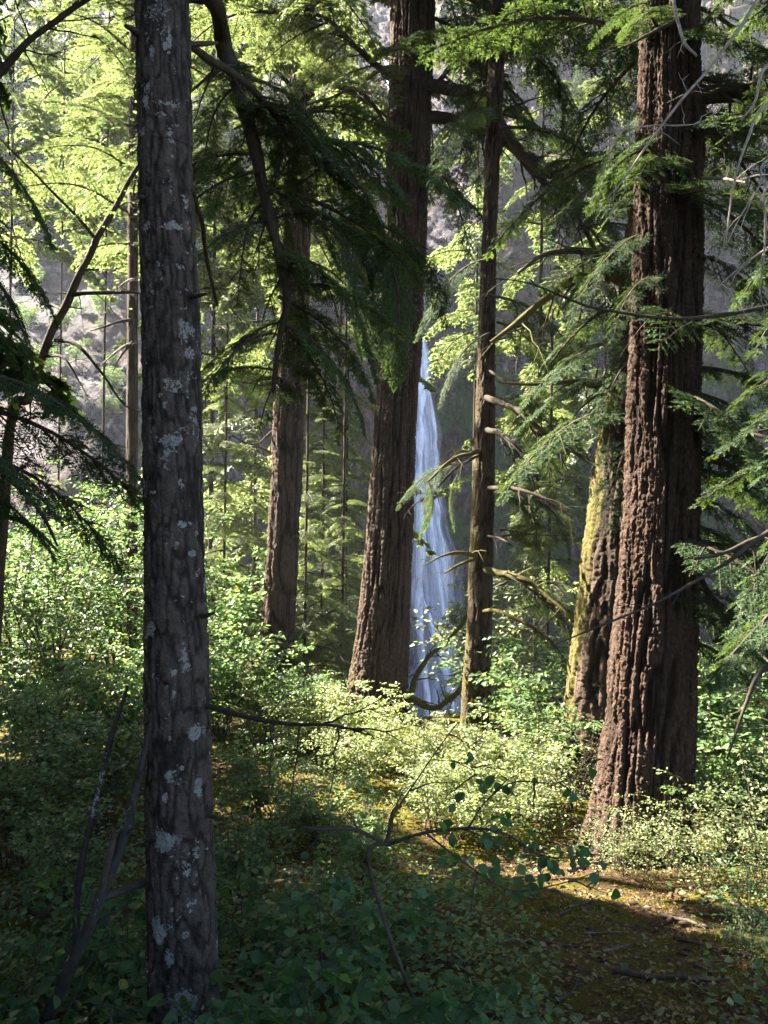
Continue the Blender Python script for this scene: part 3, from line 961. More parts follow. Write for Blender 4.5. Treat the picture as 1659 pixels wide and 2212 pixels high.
hang(treeC, limC3, 12, 1.2, 2.2, 'hem', 63, u0=0.1, spread=80)
hang(treeC, limC4, 12, 1.0, 2.0, 'fir', 64, u0=0.2, spread=80)
whorl(treeC, pathC, 5, 5.2, 8.0, 1.5, 2.6, 'hem', 65, az=(-25, 70), pitch=(-30, 5), taper=False)
whorl(treeC, pathC, 16, 8.2, 10.5, 2.8, 4.0, 'hem', 67, az=(-150, -20), pitch=(-15, 10), taper=False)  # canopy above the frame, added to shade the boughs on treeD
whorl(treeC, pathC, 30, 8, 22, 2.5, 4.0, 'hem', 66)

pathF = tpath([(1062, 1098, 0), (1050, 1085, 250), (1042, 1074, 500), (1032, 1070, 750), (1024, 1070, 950), (1016, 1066, 1150), (1008, 1062, 1350), (998, 1056, 1500), (992, 1054, 1620)], YF, up=17, zbase=-3.7)
baseF = pathF[0][:3]
treeF = thing('slim_conifer', 'slim mossy trunk standing just right of the waterfall with short broken limbs', 'tree', baseF)
place('trunk', trunk_mesh('trunk', pathF, baseF, M_BARK_C, 90, 800, k=3.2, depth=0.016, fv=3, seed=17, mossfn=side_moss(-4, 3, math.pi * 1.05, 1.5, 0.40, 4), cracks=0.5, flare=(0.04, 0.5, 4)), treeF)
for q, (pts, ms, tw) in enumerate([
    ([PR_(1040, 855, YF, .045), PR_(1110, 885, 10.7, .04), PR_(1170, 930, 10.4, .035), PR_(1230, 970, 10.2, .025), PR_(1290, 1010, 10.0, .012)], 0.3, 10),
    ([PR_(1042, 922, YF, .04), PR_(1095, 950, 10.8, .03), PR_(1130, 985, 10.6, .012)], 0.3, 4),
    ([PR_(1042, 1052, YF, .03), PR_(1110, 1058, 10.7, .026), PR_(1170, 1075, 10.4, .02), PR_(1240, 1120, 10.2, .01)], 0.3, 8),
    ([PR_(1036, 1228, YF, .05), PR_(1110, 1245, 10.7, .045), PR_(1160, 1270, 10.5, .035), PR_(1210, 1310, 10.3, .02), PR_(1250, 1345, 10.2, .01)], 0.5, 8),
    ([PR_(1035, 1320, YF, .02), PR_(1080, 1322, 10.8, .03), PR_(1130, 1345, 10.6, .025), PR_(1180, 1375, 10.5, .012)], 0.5, 6),
    ([PR_(1042, 972, YF, .035), PR_(1000, 985, 10.8, .03), PR_(960, 1005, 10.5, .022), PR_(925, 1040, 10.3, .012)], 0.45, 9),
    ([PR_(1042, 980, YF, .02), PR_(985, 1010, 10.8, .018), PR_(940, 1055, 10.6, .013), PR_(890, 1095, 10.4, .006)], 0.1, 6),
    ([PR_(1038, 1204, YF, .035), PR_(990, 1192, 10.8, .025), PR_(955, 1200, 10.6, .014), PR_(915, 1222, 10.5, .006)], 0.5, 5),
    ([PR_(1038, 1205, YF, .025), PR_(990, 1222, 10.8, .018), PR_(960, 1240, 10.6, .008)], 0.45, 3),
    ([PR_(1048, 795, YF, .02), PR_(1110, 830, 10.7, .015), PR_(1180, 820, 10.4, .008)], 0.1, 6),
    ([PR_(1042, 1156, YF, .018), PR_(1085, 1165, 10.8, .014), PR_(1110, 1180, 10.7, .006)], 0.1, 2),
]):
    limb(treeF, pts, n=40, moss=ms, seed=40 + q, twigs=tw, tl=0.45)
rngF = np.random.default_rng(8)
for (px, py, Y, az, pt, L, kd) in [(1075, 860, 11.3, 25, -15, 1.3, 'hem'), (1110, 885, 11.0, 30, -35, 1.2, 'hem'), (1090, 960, 11.1, 20, -40, 1.1, 'hem'), (1070, 1055, 11.2, 30, -25, 1.3, 'hem'), (1120, 1060, 11.0, 40, -40, 1.1, 'hem'),
                                   (1150, 1075, 11.0, 30, -30, 1.2, 'hem'), (1090, 1240, 10.7, -25, -30, 1.2, 'hem'), (1150, 1265, 10.5, -10, -35, 1.1, 'hem'), (1130, 1345, 10.6, -15, -30, 1.0, 'hem'), (1180, 1300, 10.4, 0, -25, 1.1, 'hem'),
                                   (960, 1005, 10.5, 200, -50, 0.8, 'hem'), (925, 1040, 10.4, -60, -70, 0.7, 'hem'), (985, 1000, 10.7, 190, -20, 0.9, 'hem'), (1000, 1010, 10.8, 200, -60, 0.8, 'hem'),
                                   (1085, 1160, 11.3, 25, 5, 1.2, 'fir'), (1080, 1150, 11.2, 10, 0, 1.1, 'fir'), (1200, 1040, 10.9, 40, 5, 1.0, 'fir'), (1070, 700, 11.3, 30, -10, 1.3, 'hem'), (1060, 640, 11, 0, -20, 1.5, 'hem'),
                                   (1055, 560, 11, 190, -25, 1.3, 'hem'), (1060, 720, 11, 170, -30, 1.1, 'hem'), (1150, 930, 11.0, 35, -30, 1.2, 'hem')]:
    put_bough(treeF, P(px, py, Y), (math.cos(R(az)) * math.cos(R(pt)), math.sin(R(az)) * math.cos(R(pt)), math.sin(R(pt))), L, kd, rngF, rngF.normal(0, 0.4))
whorl(treeF, pathF, 9, 5.2, 8, 1.2, 2.2, 'hem', 71, taper=False, pitch=(-30, 5))
whorl(treeF, pathF, 16, 8, 16, 1.2, 2.0, 'hem', 72)

pathB = tpath([(628, 682, 0), (624, 678, 200), (616, 672, 450), (606, 668, 700), (593, 660, 880), (586, 652, 1030), (578, 645, 1180), (566, 638, 1320), (556, 632, 1450)], YB, up=24, zbase=-3.8)
baseB = pathB[0][:3]
treeB = thing('douglas_fir', 'dark straight trunk left of centre, beside the sunlit bush', 'tree', baseB)
place('trunk', trunk_mesh('trunk', pathB, baseB, M_BARK_C, 110, 700, k=3.8, depth=0.04, fv=1.2, seed=23, mossfn=side_moss(-4, 5, math.pi, 0.8, 0.3, 5), flare=(0.06, 0.6, 4)), treeB)
limb(treeB, [PR_(635, 195, YB, .05), PR_(590, 150, 14.8, .035), PR_(540, 155, 14.6, .025), PR_(480, 175, 14.5, .012)], n=40, seed=61, twigs=9, tl=0.7)
limb(treeB, [PR_(632, 265, YB, .05), PR_(590, 255, 14.8, .035), PR_(545, 262, 14.6, .025), PR_(500, 280, 14.5, .01)], n=40, seed=62, twigs=9, tl=0.7)
limb(treeB, [PR_(590, 930, YB, .02), PR_(550, 960, 14.8, .015), PR_(500, 940, 14.6, .006)], n=30, seed=63, twigs=6, tl=0.5)
limb(treeB, [PR_(660, 560, YB, .025), PR_(720, 590, 14.8, .018), PR_(770, 640, 14.6, .008)], n=30, seed=64, twigs=6, tl=0.5)
whorl(treeB, pathB, 12, 3.0, 8.5, 1.2, 2.2, 'fir', 81, taper=False, pitch=(-30, 0), az=(60, 260))
whorl(treeB, pathB, 30, 7.5, 21, 1.8, 3.0, 'firfar', 82)

# ------------------------------------------------------------------ leaves and shrubs
OVAL = (np.array([0, .14, .38, .62, .84, 1.0]), np.array([0, .27, .44, .40, .22, 0]))


def leaves(p, d, n, size, kind='diamond', fold=0.25, wid=0.36):
    """leaf blades at p pointing along d, facing n"""
    s = unit(np.cross(n, d))
    n = np.cross(d, s)
    sz = np.asarray(size, float)[:, None]
    if kind == 'diamond':
        k = np.array([[0, 0, 0], [.42, wid, fold * wid], [1, 0, -0.12], [.42, -wid, fold * wid], [.75, wid * .55, 0.0], [.75, -wid * .55, 0.0]])
        V = p[:, None] + sz[:, None] * (k[None, :, 0:1] * d[:, None] + k[None, :, 1:2] * s[:, None] + k[None, :, 2:3] * n[:, None])
        o = (np.arange(len(p)) * 6)[:, None]
        F = np.concatenate([o + np.array([0, 1, 4, 2]), o + np.array([0, 2, 5, 3])])
        return V.reshape(-1, 3), F
    t, wv = OVAL
    m = len(t)
    rows = []
    for i in range(m):
        tooth = 1.0
        rows += [[t[i], 0, -0.25 * t[i] ** 2], [t[i] - .03, wv[i] * tooth, fold * wv[i] - 0.2 * t[i] ** 2], [t[i] - .03, -wv[i] * tooth, fold * wv[i] - 0.2 * t[i] ** 2]]
    k = np.array(rows)
    V = p[:, None] + sz[:, None] * (k[None, :, 0:1] * d[:, None] + k[None, :, 1:2] * s[:, None] + k[None, :, 2:3] * n[:, None])
    o = (np.arange(len(p)) * 3 * m)[:, None]
    F = []
    for i in range(m - 1):
        a, b = 3 * i, 3 * i + 3
        F += [o + np.array([a, a + 1, b + 1, b]), o + np.array([a, b, b + 2, a + 2])]
    return V.reshape(-1, 3), np.concatenate(F)


def shrub_chunks(seed, h, spread, nstem, ntwig, nleaf, size, kind='diamond', layered=0.5, rstem=0.012, lean=0.0, lo=0.25, hang_=0.0):
    rng = np.random.default_rng(seed)
    wood, LP, LD = [], [], []
    for s in range(nstem):
        a = 2 * np.pi * (s * 0.618 + rng.uniform(-.1, .1))
        out = spread * rng.uniform(0.35, 1.0)
        hh = h * rng.uniform(0.65, 1.05)
        t = np.linspace(0, 1, 12)
        b = rng.normal(0, 0.06 * spread, 2)
        st = np.stack([b[0] + math.cos(a) * out * t ** 1.4 + lean * t, b[1] + math.sin(a) * out * t ** 1.4, hh * (t - 0.22 * t ** 2) / 0.78], -1)
        st[:, :2] += (rng.normal(0, 0.03 * spread, (12, 2))).cumsum(0) * 0.5
        wood.append(tube(st, rstem * (1 - 0.85 * t) * (0.6 + 0.4 * hh / h), 5) + (0,))
        for q in range(ntwig):
            u = lo + (1 - lo) * (q + rng.random()) / ntwig
            c = np.array([np.interp(u, t, st[:, j]) for j in range(3)])
            az = rng.uniform(0, 2 * np.pi)
            L = spread * rng.uniform(0.35, 0.8) * (1.25 - 0.75 * u)
            dd = np.array([math.cos(az), math.sin(az), rng.normal(0.25, 0.25) * (1 - layered)])
            tt = np.linspace(0, 1, 6)
            tw = c + unit(dd) * (L * tt)[:, None] + np.array([0, 0, -0.12 * L - hang_ * L]) * (tt ** 2)[:, None] + rng.normal(0, 0.02 * L, (6, 3))
            wood.append(tube(tw, rstem * 0.32 * (1 - 0.75 * tt), 3) + (0,))
            for v in range(nleaf):
                uu = rng.uniform(0.12, 1.0)
                pp = np.array([np.interp(uu, tt, tw[:, j]) for j in range(3)])
                side = rng.normal(0, 1, 3) * np.array([1, 1, 0.4])
                off = rng.uniform(0, 0.20) * L * unit(side)
                LP.append(pp + off)
                LD.append(unit(dd * 0.6 + side * 0.8 + np.array([0, 0, -0.15])))
    LP, LD = np.array(LP), np.array(LD)
    n = unit(np.array([0, 0, 1.0]) + rng.normal(0, 0.42, LP.shape))
    v, f = leaves(LP, LD, n, size * rng.uniform(0.55, 1.2, len(LP)), kind)
    return wood, [(v, f, 0)]


class Proto:
    def __init__(self, name, mat, seed, **kw):
        w_, l_ = shrub_chunks(seed, **kw)
        self.wood = build(name + ' stems', w_, [M_TWIG])
        self.leaf = build(name + ' leaves', l_, [mat])


PROTO = {
    'huckle': [Proto('huckleberry', M_BUSH, 300 + i, h=1.0, spread=0.75, nstem=13, ntwig=12, nleaf=22, size=0.046, layered=0.45, rstem=0.008) for i in range(3)],
    'maple': [Proto('vine maple', M_MAPLE, 310 + i, h=4.2, spread=1.7, nstem=7, ntwig=17, nleaf=24, size=0.105, layered=0.85, rstem=0.03) for i in range(3)],
    'lush': [Proto('leafy bush', M_MAPLE, 320 + i, h=1.6, spread=0.95, nstem=10, ntwig=14, nleaf=20, size=0.070, layered=0.7, rstem=0.012) for i in range(3)],
    'hazel': [Proto('hazel', M_SHADE, 330 + i, h=0.85, spread=0.6, nstem=7, ntwig=8, nleaf=8, size=0.062, kind='oval', layered=0.7, rstem=0.006) for i in range(3)],
    'sparse': [Proto('sparse bush', M_BUSH, 350 + i, h=1.0, spread=0.8, nstem=9, ntwig=8, nleaf=12, size=0.040, layered=0.5, rstem=0.006) for i in range(2)],
    'twiggy': [Proto('twiggy bush', M_BUSH, 340 + i, h=1.1, spread=0.7, nstem=15, ntwig=9, nleaf=5, size=0.03, layered=0.2, rstem=0.007) for i in range(2)],
}


def shrub(kind, variant, x, y, scale, rot, label, name='shrub', cat='shrub', group=None, dz=-0.05, squash=1.0):
    pr = PROTO[kind][variant % len(PROTO[kind])]
    t = thing(name, label, cat, (x, y, float(gz(x, y)) + dz), group)
    t.rotation_euler = (0, 0, rot)
    t.scale = (scale, scale, scale * squash)
    place('stem', pr.wood, t)
    place('foliage', pr.leaf, t)
    return t


def sx(px, Y):
    return (px - 829.5) / FPX * Y


# ------------------------------------------------------------------ secondary trees
def simple_tree(name, label, x, y, lean, r, top, mat=M_BARK_C, seed=0, group=None, cat='tree', moss=None, sides=40, rings=200, depth=0.012):
    zb = float(gz(x, y)) - 0.3
    z = np.array([zb, zb + 3, zb + 8, top])
    p = np.stack([x + lean[0] * (z - zb), y + lean[1] * (z - zb), z, np.array([r * 1.15, r, r * 0.85, r * 0.15])], -1)
    t = thing(name, label, cat, p[0][:3], group)
    place('trunk', trunk_mesh('trunk', p, p[0][:3], mat, sides, rings, k=2.5, depth=depth, fv=2.5, seed=seed, mossfn=moss), t)
    return t, p


tH, pH = simple_tree('fir_tree', 'thin dark trunk with dead snags showing just left of the lichen covered trunk', -4.60, 15.0, (0.004, 0), 0.11, 20, seed=61)
for q, (py, dx, dy, tl_) in enumerate([(630, -180, 5, .6), (640, -60, -60, .4), (690, -95, 25, .4), (740, -75, 50, .4), (735, -50, 70, .3), (600, -50, 40, .3)]):
    px = 292
    limb(tH, [PR_(px, py, 15, .03), PR_(px + dx * .5, py + dy * .35, 14.6, .022), PR_(px + dx, py + dy, 14.3, .007)], mat=M_DEAD if q % 2 else M_LIMB, n=24, seed=70 + q, twigs=5, tl=tl_)
whorl(tH, pH, 30, 4.7, 9.5, 1.3, 2.1, 'fir', 92, taper=False)
whorl(tH, pH, 26, 9, 18, 1.4, 2.6, 'firfar', 91)

for i, (px, Y, r, top, z0, n, lab) in enumerate([
    (450, 22, 0.06, 24, -3.0, 56, 'thin trunk with sunlit needles glimpsed between the lichen trunk and the dark drooping boughs'),
    (10, 24, 0.045, 24, 7.6, 40, 'sunlit fir at the far left edge with pale translucent sprays'),
    (120, 28, 0.045, 26, 9.4, 40, 'pale sunlit fir whose sprays overlap the top of the bare rocky slope'),
    (215, 25, 0.045, 25, 8.2, 40, 'glowing fir high up between the far left edge and the lichen trunk'),
    (655, 15.6, 0.025, 1.4, -3.0, 30, 'bright little fir sapling at the foot of the straight dark trunk'),
    (735, 15.6, 0.025, 0.6, -3.0, 28, 'lowest yellow green fir sapling touching the thick middle trunk'),
    (690, 22.0, 0.035, 5.6, -3.0, 52, 'tallest yellow green fir sapling behind the two trunks left of centre'),
    (372, 21, 0.1, 25, 5.5, 44, 'sunlit fir whose stem hides behind the lichen trunk, sprays over the rocky slope'),
    (545, 27, 0.06, 28, -3.0, 60, 'bright fir crown behind the dark drooping hemlock boughs'),
    (720, 24, 0.07, 26, -3.0, 52, 'young sunlit fir filling the gap between the straight trunk and the thick middle trunk'),
    (690, 17.5, 0.03, 3.2, -2.8, 44, 'small yellow green fir sapling beside the straight dark trunk'),
    (740, 19.5, 0.03, 4.6, -3.2, 50, 'taller yellow green fir sapling left of the thick middle trunk'),
    (480, 19, 0.03, 4.0, -3.0, 48, 'fir sapling behind the bright bush next to the lichen trunk'),
    (1180, 16.0, 0.03, 3.0, -5.0, 30, 'pale sunlit fir sapling between the slim mossy trunk and the leaning mossy trunk'),
    (1150, 24, 0.09, 18, -4.0, 40, 'fir standing below the cliff right of the slim trunk'),
    (1010, 33, 0.1, 22, 6.0, 34, 'fir beyond the slim mossy trunk near the head of the falls'),
    (1290, 30, 0.1, 24, 2.0, 40, 'fir in the ravine seen between the two trunks at the right'),
]):
    x = sx(px, Y)
    t, p = simple_tree('fir_tree', lab, x, Y, (0.015, 0), r, top, mat=M_LIMB, seed=100 + i, rings=120, sides=24)
    zb = p[0][2]
    whorl(t, p, n, max(z0, zb + 0.4), top - 0.2, 1.0 if top < 6 else 1.8, 1.6 if top < 6 else 3.2, 'fir' if top < 6 or Y < 20 else 'firfar', 200 + i, pitch=(-28, 8))

# hemlocks whose trunks stand outside the frame but whose boughs reach in
tL, pL = simple_tree('hemlock_tree', 'dark hemlock reaching in from the left edge with drooping shaded boughs', -3.9, 6.0, (0, 0), 0.16, 19, seed=131)
rngL = np.random.default_rng(77)
for (px, py, Y, az, pt, L) in [(-180, 800, 4.6, 5, -2, 1.25), (-200, 880, 4.8, 10, -4, 1.5), (-190, 930, 4.5, 0, -12, .9), (-180, 960, 5, 15, -8, 1.3), (-170, 250, 6, 5, -20, 1.2), (-190, 330, 6, -10, -25, 1.0),
                               (-180, 420, 6, 10, -25, 1.3), (-150, 500, 6, 0, -30, 1.2), (-150, 620, 6, 0, -25, 0.9), (-150, 1030, 5.2, 5, -15, 0.9)]:
    put_bough(tL, P(px, py, Y), (math.cos(R(az)) * math.cos(R(pt)), math.sin(R(az)) * math.cos(R(pt)), math.sin(R(pt))), L, 'hem', rngL, rngL.normal(0, 0.3))
limb(tL, [PR_(-320, 420, 6.0, .04), PR_(-120, 260, 6, .034), PR_(20, 140, 6, .026), PR_(70, 85, 6, .022), PR_(140, 30, 6, .02), PR_(230, -30, 6, .01)], n=50, seed=141, moss=0.2, twigs=12, tl=0.7)
limb(tL, [PR_(-300, 900, 5.6, .03), PR_(-60, 960, 5.6, .025), PR_(30, 1040, 5.6, .02), PR_(90, 1110, 5.6, .014), PR_(125, 1180, 5.6, .007)], n=40, seed=142, moss=0.1, twigs=8, tl=0.4)
limb(tL, [PR_(-300, 1130, 5.6, .03), PR_(-80, 1110, 5.6, .022), PR_(20, 1115, 5.6, .018), PR_(80, 1145, 5.6, .014), PR_(125, 1190, 5.6, .008)], n=40, seed=143, moss=0.45, twigs=5, tl=0.4)
whorl(tL, pL, 50, 6.0, 18, 2.2, 3.6, 'hemfar', 132)

tR, pR = simple_tree('hemlock_tree', 'hemlock at the right edge with bare bleached twigs and dark hanging boughs', 4.3, 6.3, (0, 0), 0.17, 18, seed=151)
whorl(tR, pR, 44, -0.4, 5.0, 1.1, 2.1, 'hem', 152, az=(105, 235), pitch=(-25, 5), taper=False)
whorl(tR, pR, 40, 5, 17, 1.8, 3.2, 'hemfar', 153)
for q, (pts, tw) in enumerate([
    ([(1760, -150, 5.4, .012), (1659, -30, 5.0, .011), (1600, 60, 4.9, .010), (1530, 150, 4.8, .009), (1470, 212, 4.7, .008), (1415, 290, 4.7, .007), (1345, 390, 4.7, .005), (1310, 430, 4.7, .002)], 7),
    ([(1440, -120, 5.6, .013), (1455, 0, 5.4, .012), (1468, 55, 5.4, .011), (1480, 95, 5.35, .010), (1505, 122, 5.3, .008)], 3),
    ([(1415, 270, 4.75, .004), (1380, 275, 4.6, .004), (1340, 280, 4.5, .003), (1300, 310, 4.4, .002)], 4),
    ([(1415, 270, 4.75, .004), (1470, 270, 4.8, .004), (1510, 265, 4.85, .003), (1545, 245, 4.9, .002)], 4),
    ([(1800, 100, 5, .010), (1659, 140, 4.6, .008), (1630, 220, 4.5, .007), (1600, 260, 4.5, .004)], 2),
    ([(1800, 180, 5, .010), (1659, 230, 4.6, .009), (1615, 300, 4.5, .008), (1590, 380, 4.5, .006), (1575, 470, 4.5, .004), (1568, 530, 4.5, .003)], 4),
    ([(1800, 290, 5, .010), (1659, 345, 4.6, .008), (1640, 400, 4.5, .006), (1600, 465, 4.5, .004), (1572, 525, 4.5, .003)], 5),
    ([(1720, 330, 4.6, .009), (1659, 400, 4.4, .008), (1655, 480, 4.4, .007), (1648, 560, 4.4, .005), (1640, 640, 4.4, .003)], 6),
    ([(1720, 500, 4.6, .008), (1650, 540, 4.5, .006), (1600, 575, 4.5, .004), (1550, 620, 4.5, .002)], 3),
]):
    limb(tR, [PR_(*c) for c in pts], mat=M_DEAD, sides=6, n=40, seed=160 + q, twigs=tw, tl=0.22)
for q, pts in enumerate([[(1800, 1160, 6.5, .025), (1659, 1160, 6, .02), (1560, 1195, 5.8, .014), (1500, 1210, 5.7, .01)], [(1800, 1080, 6, .02), (1659, 1150, 5.6, .016), (1560, 1220, 5.4, .012), (1420, 1300, 5.2, .008), (1200, 1390, 5.0, .004)],
                         [(1800, 1380, 6, .02), (1659, 1440, 5.6, .016), (1610, 1520, 5.5, .012), (1570, 1640, 5.4, .006)], [(1760, 640, 6, .02), (1500, 690, 5.8, .014), (1300, 670, 5.6, .010), (1150, 615, 5.5, .006), (1060, 600, 5.4, .003)]]):
    limb(tR, [PR_(*c) for c in pts], sides=6, n=40, seed=180 + q, twigs=9, tl=0.35)

# firs up-slope to the left whose crowns shade the near ground
for i, (x, y, n) in enumerate([(-7.0, 3.0, 90), (-7.4, 6.9, 90), (-10.5, 0.0, 90), (-12.0, 5.2, 90), (-9.0, 8.0, 75), (-5.0, -0.5, 70)]):
    t, p = simple_tree('fir_tree', 'tall shading fir standing outside the picture beyond the left edge', x, y, (0, 0), 0.28, 22, seed=190 + i, group='shading firs beyond the left edge', rings=60, sides=16)
    whorl(t, p, n, 0.5, 21, 3.0, 4.6, 'hemfar', 230 + i, pitch=(-30, 0))

t, p = simple_tree('fir_tree', 'short bushy fir outside the picture that shades the dark bushes at the left', -9.6, 10.8, (0, 0), 0.14, 6.6, seed=199, rings=60, sides=16)  # unseen fir, added and kept short so only the left bushes are shaded
whorl(t, p, 80, -1.0, 6.2, 1.6, 2.5, 'hemfar', 245, pitch=(-25, 5), taper=False)

# leaning maple at the left
jx, jy = sx(20, 9.0), 9.0
tJ = thing('maple_tree', 'slender mossy maple stem leaning right in front of the bare rocky slope', 'tree', (jx - 0.25, jy, float(gz(jx, jy)) - 0.1))
limb(tJ, [[jx - .25, jy, float(gz(jx, jy)) - 0.2, .06], PR_(18, 960, 9, .055), PR_(62, 855, 9, .05), PR_(105, 735, 9, .045), PR_(150, 630, 9, .042), PR_(205, 530, 9, .036), PR_(268, 412, 9, .028), PR_(330, 300, 9, .022), PR_(360, 150, 9.2, .02), PR_(350, -60, 9.4, .016), PR_(270, -300, 9.6, .01)], mat=M_BARK_C, sides=12, n=120, moss=0.35, seed=201, twigs=10, tl=0.7, name='trunk')
limb(tJ, [PR_(148, 640, 9, .02), PR_(200, 635, 8.9, .018), PR_(300, 632, 8.8, .012), PR_(400, 640, 8.7, .006)], n=30, seed=202, twigs=5, moss=0.2)
limb(tJ, [PR_(120, 735, 9, .02), PR_(165, 745, 8.8, .018), PR_(215, 800, 8.7, .014), PR_(265, 870, 8.6, .01), PR_(300, 890, 8.5, .006)], n=30, seed=203, twigs=4)
limb(tJ, [PR_(100, 770, 9, .016), PR_(140, 775, 8.8, .014), PR_(175, 830, 8.7, .010), PR_(190, 865, 8.6, .006)], n=30, seed=204, twigs=4)
limb(tJ, [PR_(210, 520, 9, .018), PR_(150, 450, 8.8, .015), PR_(60, 360, 8.6, .010), PR_(0, 300, 8.5, .007)], n=30, seed=205, twigs=10, moss=0.2)
rj = np.random.default_rng(3)
lp, ld = [], []
for (px, py, Y, n_, sp) in [(250, 350, 9, 110, .6), (330, 260, 9, 90, .5), (120, 420, 8.7, 70, .4), (60, 340, 8.6, 60, .4), (370, 170, 9, 80, .5), (220, 500, 8.9, 40, .3), (300, 620, 8.8, 24, .25)]:
    c = P(px, py, Y)
    lp.append(c + rj.normal(0, sp, (n_, 3)) * np.array([1, 1, .45]))
    ld.append(unit(rj.normal(0, 1, (n_, 3)) * np.array([1, 1, .3])))
n_ = 9000
c = np.array([-3.4, 9.7, 7.4]) + rj.normal(0, 1, (n_, 3)) * np.array([1.5, 1.1, 1.0])  # unseen crown over the frame, added for dappled shade on treeD
c = c[c[:, 2] > 0.64 * c[:, 1] - 0.2]
lp.append(c)
ld.append(unit(rj.normal(0, 1, c.shape) * np.array([1, 1, .3])))
lp, ld = np.concatenate(lp), np.concatenate(ld)
v, f = leaves(lp - np.array(tJ.location), ld, unit(np.array([0, 0, 1.]) + rj.normal(0, .35, lp.shape)), .055 * rj.uniform(.6, 1.2, len(lp)))
place('foliage', build('maple foliage', [(v, f, 0)], [M_MAPLE]), tJ)

